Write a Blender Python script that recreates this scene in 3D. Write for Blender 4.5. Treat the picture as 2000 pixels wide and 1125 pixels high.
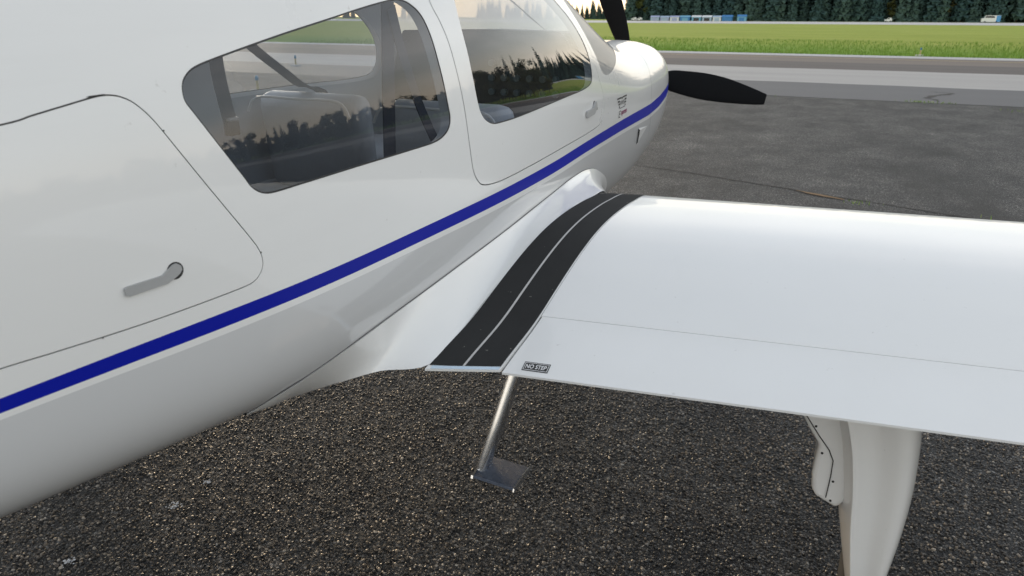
import bpy, bmesh, math, random
import numpy as np
from mathutils import Vector, Matrix
from mathutils.geometry import delaunay_2d_cdt
for o in list(bpy.data.objects): bpy.data.objects.remove(o)
scene = bpy.context.scene
COL = scene.collection
R = math.radians
rng = random.Random(7)

# ------------------------------------------------------------------ camera
PSI = R(25.0)            # heading left of the aircraft's nose direction (+Y)
PITCH = math.atan((562.5 - 33.0) / 1400.0)
cam_d = bpy.data.cameras.new('camera')
cam_d.sensor_width = 36.0
cam_d.lens = 1400.0 / 2000.0 * 36.0
cam_d.clip_start = 0.02
cam_d.clip_end = 6000.0
cam_d.dof.use_dof = True
cam_d.dof.focus_distance = 2.0
cam_d.dof.aperture_fstop = 8.0
cam = bpy.data.objects.new('camera', cam_d)
COL.objects.link(cam)
fw = Vector((-math.sin(PSI) * math.cos(PITCH), math.cos(PSI) * math.cos(PITCH), -math.sin(PITCH)))
r0 = Vector((math.cos(PSI), math.sin(PSI), 0))
u0 = r0.cross(fw)
rol = math.atan(0.004)
rv = (r0 * math.cos(rol) + u0 * math.sin(rol)).normalized()
uv = rv.cross(fw)
cam.matrix_world = Matrix(((rv.x, uv.x, -fw.x, 1.36), (rv.y, uv.y, -fw.y, 0.0), (rv.z, uv.z, -fw.z, 1.60), (0, 0, 0, 1)))
scene.camera = cam

# ------------------------------------------------------------------ sky, sun, exposure
SUN_AZ = R(-50.0)        # from +Y towards +X
SUN_EL = R(9.0)
world = bpy.data.worlds.new('World')
scene.world = world
world.use_nodes = True
wn, wl = world.node_tree.nodes, world.node_tree.links
wn.clear()
w_out = wn.new('ShaderNodeOutputWorld')
w_bg = wn.new('ShaderNodeBackground')
sky = wn.new('ShaderNodeTexSky')
sky.sky_type = 'NISHITA'
sky.sun_disc = False
sky.sun_elevation = SUN_EL
sky.sun_rotation = SUN_AZ
sky.altitude = 100
sky.air_density = 1.0
sky.dust_density = 2.0
sky.ozone_density = 1.0
w_tc = wn.new('ShaderNodeTexCoord')
w_map = wn.new('ShaderNodeMapping')
w_map.inputs['Scale'].default_value = (1.0, 1.6, 3.2)
w_map.inputs['Rotation'].default_value = (0, 0, R(20))
w_no = wn.new('ShaderNodeTexNoise')
w_no.inputs['Scale'].default_value = 2.2
w_no.inputs['Detail'].default_value = 7
w_no.inputs['Roughness'].default_value = 0.55
w_no.inputs['Distortion'].default_value = 0.35
w_ramp = wn.new('ShaderNodeValToRGB')
w_ramp.color_ramp.elements[0].position = 0.36
w_ramp.color_ramp.elements[0].color = (0.45, 0.45, 0.45, 1)
w_ramp.color_ramp.elements[1].position = 0.66
w_ramp.color_ramp.elements[1].color = (0.9, 0.9, 0.9, 1)
w_mix = wn.new('ShaderNodeMix')
w_mix.data_type = 'RGBA'
w_cl = wn.new('ShaderNodeValToRGB')                      # cloud sheet: bright hazy horizon, greyer overhead
w_cl.color_ramp.elements[0].position = 0.0; w_cl.color_ramp.elements[0].color = (0.88, 0.715, 0.54, 1)
w_cl.color_ramp.elements[1].position = 0.75; w_cl.color_ramp.elements[1].color = (0.35, 0.36, 0.37, 1)
w_e = w_cl.color_ramp.elements.new(0.14); w_e.color = (0.735, 0.715, 0.69, 1)
w_cs = wn.new('ShaderNodeVectorMath'); w_cs.operation = 'SCALE'; w_cs.inputs['Scale'].default_value = 10.0
wl.new(w_cl.outputs['Color'], w_cs.inputs[0]); wl.new(w_cs.outputs[0], w_mix.inputs[7])
wl.new(w_tc.outputs['Generated'], w_map.inputs['Vector'])
wl.new(w_map.outputs[0], w_no.inputs['Vector'])
wl.new(w_no.outputs['Fac'], w_ramp.inputs['Fac'])
w_sep = wn.new('ShaderNodeSeparateXYZ')
wl.new(w_tc.outputs['Generated'], w_sep.inputs[0])
w_el = wn.new('ShaderNodeMapRange')                       # slant path: cover thins overhead
w_el.inputs['From Min'].default_value = 0.05; w_el.inputs['From Max'].default_value = 0.9
w_el.inputs['To Min'].default_value = 1.0; w_el.inputs['To Max'].default_value = 0.8
wl.new(w_sep.outputs['Z'], w_el.inputs['Value']); wl.new(w_sep.outputs['Z'], w_cl.inputs['Fac'])
w_mul = wn.new('ShaderNodeMath'); w_mul.operation = 'MULTIPLY'
wl.new(w_ramp.outputs['Color'], w_mul.inputs[0]); wl.new(w_el.outputs[0], w_mul.inputs[1])
wl.new(w_mul.outputs[0], w_mix.inputs[0])
wl.new(sky.outputs[0], w_mix.inputs[6])
wl.new(w_mix.outputs[2], w_bg.inputs['Color'])
w_bg.inputs['Strength'].default_value = 0.13
wl.new(w_bg.outputs[0], w_out.inputs['Surface'])

sun_d = bpy.data.lights.new('sun', 'SUN')
sun_d.energy = 0.5
sun_d.angle = R(16)
sun_d.color = (1.0, 0.80, 0.58)
sun = bpy.data.objects.new('sun', sun_d)
COL.objects.link(sun)
sdir = Vector((math.sin(SUN_AZ) * math.cos(SUN_EL), math.cos(SUN_AZ) * math.cos(SUN_EL), math.sin(SUN_EL)))
sun.rotation_euler = (-sdir).to_track_quat('-Z', 'Y').to_euler()
sun.location = (-20, 20, 15)

scene.view_settings.view_transform = 'Standard'
scene.view_settings.look = 'None'
scene.view_settings.gamma = 1.0
scene.view_settings.exposure = 1.12
scene.render.engine = 'CYCLES'
scene.cycles.max_bounces = 8
scene.cycles.transparent_max_bounces = 12

# ------------------------------------------------------------------ materials
def pbr(name, col, rough=0.5, metal=0.0, coat=0.0, spec=0.5, var=0.0, vscale=8.0, bump=0.0, bscale=200.0, coat_rough=0.03, rvar=0.0):
    m = bpy.data.materials.new(name)
    m.use_nodes = True
    n, l = m.node_tree.nodes, m.node_tree.links
    b = n['Principled BSDF']
    b.inputs['Base Color'].default_value = (*col, 1)
    b.inputs['Roughness'].default_value = rough
    b.inputs['Metallic'].default_value = metal
    b.inputs['Coat Weight'].default_value = coat
    b.inputs['Coat Roughness'].default_value = coat_rough
    b.inputs['Specular IOR Level'].default_value = spec
    tc = n.new('ShaderNodeTexCoord')
    if var > 0 or rvar > 0:
        no = n.new('ShaderNodeTexNoise')
        no.inputs['Scale'].default_value = vscale
        no.inputs['Detail'].default_value = 6
        no.inputs['Roughness'].default_value = 0.6
        l.new(tc.outputs['Object'], no.inputs['Vector'])
        if var > 0:
            hi = n.new('ShaderNodeMix'); hi.data_type = 'RGBA'
            hi.inputs[6].default_value = (*[c * (1 - var) for c in col], 1)
            hi.inputs[7].default_value = (*[min(1, c * (1 + var)) for c in col], 1)
            l.new(no.outputs['Fac'], hi.inputs[0])
            l.new(hi.outputs[2], b.inputs['Base Color'])
        if rvar > 0:
            mr = n.new('ShaderNodeMapRange')
            mr.inputs['To Min'].default_value = max(0.02, rough - rvar)
            mr.inputs['To Max'].default_value = rough + rvar
            l.new(no.outputs['Fac'], mr.inputs['Value'])
            l.new(mr.outputs[0], b.inputs['Roughness'])
    if bump > 0:
        nb = n.new('ShaderNodeTexNoise')
        nb.inputs['Scale'].default_value = bscale
        nb.inputs['Detail'].default_value = 3
        l.new(tc.outputs['Object'], nb.inputs['Vector'])
        bp = n.new('ShaderNodeBump')
        bp.inputs['Strength'].default_value = 1.0
        bp.inputs['Distance'].default_value = bump
        l.new(nb.outputs['Fac'], bp.inputs['Height'])
        l.new(bp.outputs[0], b.inputs['Normal'])
    return m

M_WHITE = pbr('white_gelcoat', (0.80, 0.80, 0.79), 0.30, coat=0.6, var=0.025, vscale=3.5, rvar=0.06, bump=0.00006, bscale=14)
def smudge(m, col, dirt, amt=0.16, wav=0.0010, rough=None):
    n, l = m.node_tree.nodes, m.node_tree.links; B = n['Principled BSDF']
    tc = n.new('ShaderNodeTexCoord')
    def nz(sc, det, rg, st=None):
        t = n.new('ShaderNodeTexNoise'); t.inputs['Scale'].default_value = sc; t.inputs['Detail'].default_value = det; t.inputs['Roughness'].default_value = rg
        if st:
            mp = n.new('ShaderNodeMapping'); mp.inputs['Scale'].default_value = st; l.new(tc.outputs['Object'], mp.inputs['Vector']); l.new(mp.outputs[0], t.inputs['Vector'])
        else: l.new(tc.outputs['Object'], t.inputs['Vector'])
        return t
    def rmp(t, a, b, v):
        r_ = n.new('ShaderNodeMapRange'); r_.inputs['From Min'].default_value = a; r_.inputs['From Max'].default_value = b; r_.inputs['To Max'].default_value = v
        l.new(t.outputs['Fac'], r_.inputs['Value']); return r_.outputs[0]
    def mx(f, a, b):
        x = n.new('ShaderNodeMix'); x.data_type = 'RGBA'; l.new(f, x.inputs[0])
        if isinstance(a, tuple): x.inputs[6].default_value = (*a, 1)
        else: l.new(a, x.inputs[6])
        x.inputs[7].default_value = (*b, 1); return x.outputs[2]
    c = mx(rmp(nz(2.2, 8, .65, (1, .5, 1.6)), .35, .85, amt*.9), col, dirt)
    c = mx(rmp(nz(55, 3, .5), .72, .80, amt*2.2), c, (.35, .33, .30))
    c = mx(rmp(nz(9, 6, .7, (1, .3, 3)), .50, .85, amt*.8), c, dirt)
    l.new(c, B.inputs['Base Color'])
    bp = n.new('ShaderNodeBump'); bp.inputs['Distance'].default_value = wav; l.new(nz(2.6, 1, .4).outputs['Fac'], bp.inputs['Height'])
    l.new(bp.outputs[0], B.inputs['Normal']); l.new(bp.outputs[0], B.inputs['Coat Normal'])
smudge(M_WHITE, (0.80, 0.80, 0.79), (0.66, 0.655, 0.63))
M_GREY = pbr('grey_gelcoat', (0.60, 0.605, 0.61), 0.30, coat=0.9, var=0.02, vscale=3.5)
M_BLUE = pbr('blue_stripe', (0.002, 0.009, 0.32), 0.45, coat=0.03, spec=0.2, var=0.05)
M_SEAM = pbr('panel_gap_shade', (0.10, 0.10, 0.10), 0.8)  # dark grey puts the shaded paint inside panel gaps into the colour
M_GAP = pbr('gap_shade_dark_parts', (0.03, 0.03, 0.03), 0.8)  # near-black: gap and recess shade as colour, also buckle, screws and worn spots
M_SEAL = pbr('window_seal', (0.03, 0.03, 0.032), 0.5)
M_WALK = pbr('anti_skid', (0.020, 0.021, 0.022), 0.85, var=0.35, vscale=40, bump=0.0006, bscale=900)
smudge(M_WALK, (0.026, 0.0265, 0.027), (0.008, 0.008, 0.008), 0.5, .0)
M_WALK.node_tree.nodes['Principled BSDF'].inputs['Roughness'].default_value = .85
M_WALK.node_tree.nodes['Principled BSDF'].inputs['Specular IOR Level'].default_value = .25
M_WLINE = pbr('walkway_line', (0.52, 0.51, 0.50), 0.6, var=0.1, vscale=60)
M_TAPE = pbr('edge_tape', (0.55, 0.68, 0.80), 0.3, coat=0.4)
M_METAL = pbr('brushed_metal', (0.43, 0.435, 0.44), 0.5, metal=0.4, var=0.08, vscale=60)
M_CHROME = pbr('polished_aluminium', (0.86, 0.88, 0.91), 0.26, metal=1.0, var=0.06, vscale=30, rvar=0.05)
M_PAD = pbr('step_pad_grit', (0.062, 0.082, 0.125), 0.42, var=0.4, vscale=60, bump=0.0007, bscale=1200)
M_PROP = pbr('propeller_black', (0.0035, 0.004, 0.005), 0.6, spec=0.12, var=0.2, vscale=30)
M_BLACK = pbr('print_black', (0.012, 0.012, 0.013), 0.5)
M_PRINTW = pbr('print_white', (0.75, 0.75, 0.75), 0.5)
M_PURPLE = pbr('print_purple', (0.22, 0.02, 0.10), 0.5)
M_LINING = pbr('cabin_lining', (0.50, 0.52, 0.55), 0.75, var=0.05, bump=0.0004, bscale=300)
M_SEAT = pbr('seat_leather', (0.52, 0.54, 0.57), 0.5, var=0.06, vscale=12, bump=0.001, bscale=60)
M_PIPE = pbr('seat_piping', (0.75, 0.74, 0.72), 0.4)
M_BELT = pbr('belt_webbing', (0.022, 0.030, 0.055), 0.8, var=0.15, vscale=200)
M_STITCH = pbr('belt_stitching', (0.6, 0.58, 0.55), 0.8)
M_PANEL = pbr('instrument_panel', (0.035, 0.038, 0.045), 0.6)
M_CARPET = pbr('cabin_carpet', (0.06, 0.062, 0.07), 0.95, var=0.2, vscale=80)
M_TYRE = pbr('tyre_rubber', (0.02, 0.02, 0.02), 0.85)

def glass_mat(name, tint, ior=1.5, haze=0.0):
    m = bpy.data.materials.new(name); m.use_nodes = True
    n, l = m.node_tree.nodes, m.node_tree.links
    n.clear()
    out = n.new('ShaderNodeOutputMaterial')
    tr = n.new('ShaderNodeBsdfTransparent'); tr.inputs['Color'].default_value = (*tint, 1)
    gl = n.new('ShaderNodeBsdfGlossy'); gl.inputs['Roughness'].default_value = 0.012
    # Schlick from the angle to the sheet (same from both sides); both faces reflect: 2f / (1 + f)
    def mth(op, x, y=None, cl=False):
        q = n.new('ShaderNodeMath'); q.operation = op; q.use_clamp = cl
        for i, v in enumerate((x, y)):
            if v is None: continue
            if isinstance(v, (int, float)): q.inputs[i].default_value = v
            else: l.new(v, q.inputs[i])
        return q.outputs[0]
    ge = n.new('ShaderNodeNewGeometry')
    dt = n.new('ShaderNodeVectorMath'); dt.operation = 'DOT_PRODUCT'
    l.new(ge.outputs['Normal'], dt.inputs[0]); l.new(ge.outputs['Incoming'], dt.inputs[1])
    f5 = mth('POWER', mth('SUBTRACT', 1.0, mth('ABSOLUTE', dt.outputs['Value']), True), 5.0)
    f0 = ((ior-1)/(ior+1))**2
    f = mth('ADD', mth('MULTIPLY', f5, 1-f0), f0)
    d = mth('DIVIDE', mth('MULTIPLY', f, 2.0), mth('ADD', f, 1.0))
    mx = n.new('ShaderNodeMixShader')
    l.new(d, mx.inputs[0]); l.new(tr.outputs[0], mx.inputs[1]); l.new(gl.outputs[0], mx.inputs[2])
    res = mx.outputs[0]
    if haze > 0:            # crazed old acrylic scatters a part of the light
        tl = n.new('ShaderNodeBsdfTranslucent'); tl.inputs['Color'].default_value = (.86, .85, .82, 1)
        df = n.new('ShaderNodeBsdfDiffuse'); df.inputs['Color'].default_value = (.80, .79, .76, 1)
        h1 = n.new('ShaderNodeMixShader'); h1.inputs[0].default_value = .5; l.new(tl.outputs[0], h1.inputs[1]); l.new(df.outputs[0], h1.inputs[2])
        h2 = n.new('ShaderNodeMixShader'); h2.inputs[0].default_value = haze; l.new(res, h2.inputs[1]); l.new(h1.outputs[0], h2.inputs[2]); res = h2.outputs[0]
    l.new(res, out.inputs['Surface'])
    return m
M_GLASS = glass_mat('tinted_acrylic', (0.66, 0.71, 0.77), haze=0.012)
M_WSGLASS = glass_mat('clear_acrylic', (0.86, 0.88, 0.88), haze=0.78)

# ------------------------------------------------------------------ helpers
def link(o, parent=None):
    COL.objects.link(o)
    if parent is not None: o.parent = parent
    return o
def mesh_obj(name, verts, faces, mats, parent=None, smooth=False, midx=None, normals=None):
    me = bpy.data.meshes.new(name)
    me.from_pydata([tuple(map(float, v)) for v in verts], [], [tuple(map(int, f)) for f in faces])
    for m in (mats if isinstance(mats, (list, tuple)) else [mats]): me.materials.append(m)
    if midx is not None: me.polygons.foreach_set('material_index', np.asarray(midx, dtype=np.int32))
    if smooth: me.polygons.foreach_set('use_smooth', np.ones(len(me.polygons), dtype=bool))
    me.update()
    if normals is not None:
        me.normals_split_custom_set_from_vertices([tuple(map(float, v)) for v in normals])
    return link(bpy.data.objects.new(name, me), parent)
def from_bm(name, bm, mat, parent=None, smooth=False):
    bmesh.ops.recalc_face_normals(bm, faces=bm.faces)
    if smooth:
        for e_ in bm.edges:
            if len(e_.link_faces) == 2 and e_.calc_face_angle(0) > R(48): e_.smooth = False
    me = bpy.data.meshes.new(name); bm.to_mesh(me); bm.free()
    for m in (mat if isinstance(mat, (list, tuple)) else [mat]): me.materials.append(m)
    if smooth: me.polygons.foreach_set('use_smooth', np.ones(len(me.polygons), dtype=bool))
    return link(bpy.data.objects.new(name, me), parent)
def empty(name, loc=(0, 0, 0), parent=None):
    o = bpy.data.objects.new(name, None); o.location = loc; o.empty_display_size = 0.2
    return link(o, parent)
def tag(o, label=None, cat=None, group=None, kind=None):
    if label: o['label'] = label
    if cat: o['category'] = cat
    if group: o['group'] = group
    if kind: o['kind'] = kind
    return o
def bm_box(bm, x0, x1, y0, y1, z0, z1, bevel=0.0):
    b2 = bmesh.new()
    vs = [b2.verts.new(p) for p in ((x0,y0,z0),(x1,y0,z0),(x1,y1,z0),(x0,y1,z0),(x0,y0,z1),(x1,y0,z1),(x1,y1,z1),(x0,y1,z1))]
    for f in ((0,3,2,1),(4,5,6,7),(0,1,5,4),(1,2,6,5),(2,3,7,6),(3,0,4,7)): b2.faces.new([vs[i] for i in f])
    if bevel: bmesh.ops.bevel(b2, geom=list(b2.edges), offset=bevel, segments=3, affect='EDGES', profile=0.5)
    me = bpy.data.meshes.new('t'); b2.to_mesh(me); b2.free(); bm.from_mesh(me); bpy.data.meshes.remove(me)
def loft(name, rings, mat, parent=None, smooth=True, cap=True, closed=True):
    n = len(rings[0]); V = [p for r_ in rings for p in r_]; F = []
    for i in range(len(rings) - 1):
        for j in range(n if closed else n - 1):
            k = (j + 1) % n
            F.append((i*n+j, i*n+k, (i+1)*n+k, (i+1)*n+j))
    if cap and closed:
        F.append(tuple(range(n))); F.append(tuple((len(rings)-1)*n + j for j in reversed(range(n))))
    bm = bmesh.new()
    vs = [bm.verts.new(p) for p in V]
    for f in F:
        try: bm.faces.new([vs[i] for i in f])
        except ValueError: pass
    return from_bm(name, bm, mat, parent, smooth)
def tube(name, pts, rad, mat, parent=None, seg=10):
    pts = [Vector(p) for p in pts]; rings = []
    for i, p in enumerate(pts):
        t = (pts[min(i+1, len(pts)-1)] - pts[max(i-1, 0)]).normalized()
        a = t.orthogonal().normalized() if i == 0 else (a - t * a.dot(t)).normalized()
        b = t.cross(a)
        rr = rad[i] if isinstance(rad, (list, tuple)) else rad
        rings.append([p + (a*math.cos(q) + b*math.sin(q))*rr for q in (2*math.pi*k/seg for k in range(seg))])
    return loft(name, rings, mat, parent)
def spline(pts, n, closed=False):
    """Catmull-Rom through pts (any dimension)"""
    P = [np.array(p, float) for p in pts]; m = len(P); out = []
    for i in range(m if closed else m - 1):
        if closed: a, b, c, d = P[i-1], P[i], P[(i+1) % m], P[(i+2) % m]
        else: a, b, c, d = P[max(i-1, 0)], P[i], P[i+1], P[min(i+2, m-1)]
        for k in range(n):
            t = k / n
            out.append(0.5*((2*b) + (c-a)*t + (2*a-5*b+4*c-d)*t*t + (3*b-a-3*c+d)*t**3))
    if not closed: out.append(P[-1])
    return out
def inside(poly, x, y):
    """vectorised point in polygon"""
    px, py = poly[:, 0], poly[:, 1]; r_ = np.zeros(len(x), bool); j = len(px) - 1
    for i in range(len(px)):
        if py[i] != py[j]:
            c = ((py[i] > y) != (py[j] > y)) & (x < (px[j]-px[i])*(y-py[i])/(py[j]-py[i]) + px[i])
            r_ ^= c
        j = i
    return r_
def text_mesh(body, bold=False, shear=0.0):
    cu = bpy.data.curves.new('t', 'FONT'); cu.body = body; cu.size = 1.0; cu.shear = shear
    cu.align_x = 'LEFT'
    if bold: cu.offset = 0.02
    o = bpy.data.objects.new('t', cu); COL.objects.link(o)
    dg = bpy.context.evaluated_depsgraph_get()
    me = o.evaluated_get(dg).to_mesh()
    V = np.array([v.co[:2] for v in me.vertices]); F = [tuple(p.vertices) for p in me.polygons]
    o.evaluated_get(dg).to_mesh_clear()
    bpy.data.objects.remove(o); bpy.data.curves.remove(cu)
    V[:, 0] -= V[:, 0].min(); V[:, 1] -= V[:, 1].min()
    return V, F

# ------------------------------------------------------------------ ground
def ground_nodes(name):
    m = bpy.data.materials.new(name); m.use_nodes = True
    n, l = m.node_tree.nodes, m.node_tree.links
    g = n.new('ShaderNodeNewGeometry')
    return m, n, l, n['Principled BSDF'], g.outputs['Position']
def ramp(n, stops):
    c = n.new('ShaderNodeValToRGB'); e = c.color_ramp.elements
    e[0].position, e[0].color = stops[0][0], (*stops[0][1], 1)
    e[1].position, e[1].color = stops[-1][0], (*stops[-1][1], 1)
    for p, q in stops[1:-1]:
        k = e.new(p); k.color = (*q, 1)
    return c
def noise(n, l, pos, scale, detail=4, rough=0.55, sc3=None):
    t = n.new('ShaderNodeTexNoise'); t.inputs['Scale'].default_value = scale
    t.inputs['Detail'].default_value = detail; t.inputs['Roughness'].default_value = rough
    if sc3:
        mp = n.new('ShaderNodeMapping'); mp.inputs['Scale'].default_value = sc3
        l.new(pos, mp.inputs['Vector']); l.new(mp.outputs[0], t.inputs['Vector'])
    else: l.new(pos, t.inputs['Vector'])
    return t
def mixc(n, l, fac, a, b, mode='MIX'):
    x = n.new('ShaderNodeMix'); x.data_type = 'RGBA'; x.blend_type = mode
    if isinstance(fac, float): x.inputs[0].default_value = fac
    else: l.new(fac, x.inputs[0])
    for i, v in ((6, a), (7, b)):
        if isinstance(v, tuple): x.inputs[i].default_value = (*v, 1)
        else: l.new(v, x.inputs[i])
    return x.outputs[2]

# chip-sealed apron: rounded stones in bitumen
M_APRON, n, l, B, POS = ground_nodes('chip_seal')
vo = n.new('ShaderNodeTexVoronoi'); vo.inputs['Scale'].default_value = 110; l.new(POS, vo.inputs['Vector'])
vo2 = n.new('ShaderNodeTexVoronoi'); vo2.inputs['Scale'].default_value = 110; vo2.feature = 'DISTANCE_TO_EDGE'; l.new(POS, vo2.inputs['Vector'])
sep = n.new('ShaderNodeSeparateColor'); l.new(vo.outputs['Color'], sep.inputs[0])
stone = ramp(n, [(0.0, (0.024, 0.025, 0.027)), (0.45, (0.056, 0.058, 0.060)), (0.8, (0.104, 0.104, 0.104)), (0.94, (0.18, 0.177, 0.172)), (1.0, (0.29, 0.28, 0.27))])
l.new(sep.outputs[0], stone.inputs['Fac'])
edge = ramp(n, [(0.0, (0, 0, 0)), (0.16, (1, 1, 1))]); l.new(vo2.outputs['Distance'], edge.inputs['Fac'])
col = mixc(n, l, edge.outputs['Color'], (0.005, 0.005, 0.0055), stone.outputs['Color'])
big = noise(n, l, POS, 0.7, 5, 0.6); bigr = ramp(n, [(0.3, (0.58, 0.60, 0.62)), (0.7, (1.55, 1.52, 1.48))]); l.new(big.outputs['Fac'], bigr.inputs['Fac'])
col = mixc(n, l, 1.0, col, bigr.outputs['Color'], 'MULTIPLY')
st = noise(n, l, POS, 1.3, 4, 0.6, (1.0, 0.45, 1.0)); str_ = ramp(n, [(0.60, (0, 0, 0)), (0.74, (1, 1, 1))]); l.new(st.outputs['Fac'], str_.inputs['Fac'])
dk = n.new('ShaderNodeMath'); dk.operation = 'MULTIPLY'; dk.inputs[1].default_value = 0.45; l.new(str_.outputs['Color'], dk.inputs[0])
col = mixc(n, l, dk.outputs[0], col, (0.022, 0.021, 0.021))
sp = noise(n, l, POS, 4.3, 2, 0.5); spr = ramp(n, [(0.775, (0, 0, 0)), (0.80, (1, 1, 1))]); l.new(sp.outputs['Fac'], spr.inputs['Fac'])
sp2 = n.new('ShaderNodeMath'); sp2.operation = 'MULTIPLY'; l.new(spr.outputs['Color'], sp2.inputs[0]); l.new(sep.outputs[1], sp2.inputs[1])
col = mixc(n, l, sp2.outputs[0], col, (0.42, 0.43, 0.45))
ms = noise(n, l, POS, 5.1, 5, 0.7); msr = ramp(n, [(0.66, (0, 0, 0)), (0.75, (0.7, 0.7, 0.7))]); l.new(ms.outputs['Fac'], msr.inputs['Fac'])
ms2 = n.new('ShaderNodeMath'); ms2.operation = 'MULTIPLY'; l.new(msr.outputs['Color'], ms2.inputs[0]); l.new(sep.outputs[2], ms2.inputs[1])
col = mixc(n, l, ms2.outputs[0], col, (0.045, 0.060, 0.018))
m2 = noise(n, l, POS, 2.1, 7, 0.68, (1.0, 0.6, 1.0)); m2r = ramp(n, [(0.32, (0.50, 0.53, 0.56)), (0.52, (1.05, 1.06, 1.07)), (0.70, (1.65, 1.62, 1.58))]); l.new(m2.outputs['Fac'], m2r.inputs['Fac'])
col = mixc(n, l, 1.0, col, m2r.outputs['Color'], 'MULTIPLY')
m3 = noise(n, l, POS, 0.55, 4, 0.6, (1.6, 0.35, 1.0)); m3r = ramp(n, [(0.54, (0, 0, 0)), (0.68, (.7, .7, .7))]); l.new(m3.outputs['Fac'], m3r.inputs['Fac'])
col = mixc(n, l, m3r.outputs['Color'], col, (0.024, 0.025, 0.026))
l.new(col, B.inputs['Base Color'])
B.inputs['Roughness'].default_value = 0.7; B.inputs['Specular IOR Level'].default_value = 0.3
bh = n.new('ShaderNodeMath'); bh.operation = 'MINIMUM'; bh.inputs[1].default_value = 0.28; l.new(vo2.outputs['Distance'], bh.inputs[0])
bh2 = n.new('ShaderNodeMath'); bh2.operation = 'MULTIPLY_ADD'; bh2.inputs[1].default_value = 0.5; l.new(sep.outputs[1], bh2.inputs[0]); l.new(bh.outputs[0], bh2.inputs[2])
bp = n.new('ShaderNodeBump'); bp.inputs['Strength'].default_value = 1.0; bp.inputs['Distance'].default_value = 0.008
l.new(bh2.outputs[0], bp.inputs['Height']); l.new(bp.outputs[0], B.inputs['Normal'])

# the near stones as real chips pressed into the bitumen
M_CHIP = bpy.data.materials.new('stone_chip'); M_CHIP.use_nodes = True
n, l = M_CHIP.node_tree.nodes, M_CHIP.node_tree.links; Bc = n['Principled BSDF']
oi = n.new('ShaderNodeObjectInfo')
cr = ramp(n, [(0.0, (0.012, 0.012, 0.012)), (0.35, (0.034, 0.032, 0.030)), (0.62, (0.064, 0.056, 0.049)), (0.85, (0.12, 0.101, 0.083)), (0.95, (0.24, 0.210, 0.175)), (1.0, (0.40, 0.37, 0.33))])
l.new(oi.outputs['Random'], cr.inputs['Fac'])
gp = n.new('ShaderNodeNewGeometry')
tint = noise(n, l, gp.outputs['Position'], 0.9, 4, 0.6); tr_ = ramp(n, [(0.36, (0.58, 0.63, 0.70)), (0.66, (1.15, 1.05, 0.92))]); l.new(tint.outputs['Fac'], tr_.inputs['Fac'])
cc = mixc(n, l, 1.0, cr.outputs['Color'], tr_.outputs['Color'], 'MULTIPLY')
fs = noise(n, l, gp.outputs['Position'], 3.7, 2, 0.5); fr_ = ramp(n, [(0.745, (0, 0, 0)), (0.775, (1, 1, 1))]); l.new(fs.outputs['Fac'], fr_.inputs['Fac'])
cc = mixc(n, l, fr_.outputs['Color'], cc, (0.30, 0.31, 0.33))
l.new(cc, Bc.inputs['Base Color']); Bc.inputs['Roughness'].default_value = 0.36
def chip_mesh(seed):
    r_ = random.Random(seed); bm = bmesh.new(); bmesh.ops.create_icosphere(bm, subdivisions=1, radius=1.0)
    for v in bm.verts: v.co = Vector((v.co.x*r_.uniform(.75, 1.2), v.co.y*r_.uniform(.6, 1.0), v.co.z*.78*r_.uniform(.75, 1.15)))
    me = bpy.data.meshes.new('chip'); bm.to_mesh(me); bm.free(); me.materials.append(M_CHIP); return me
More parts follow.
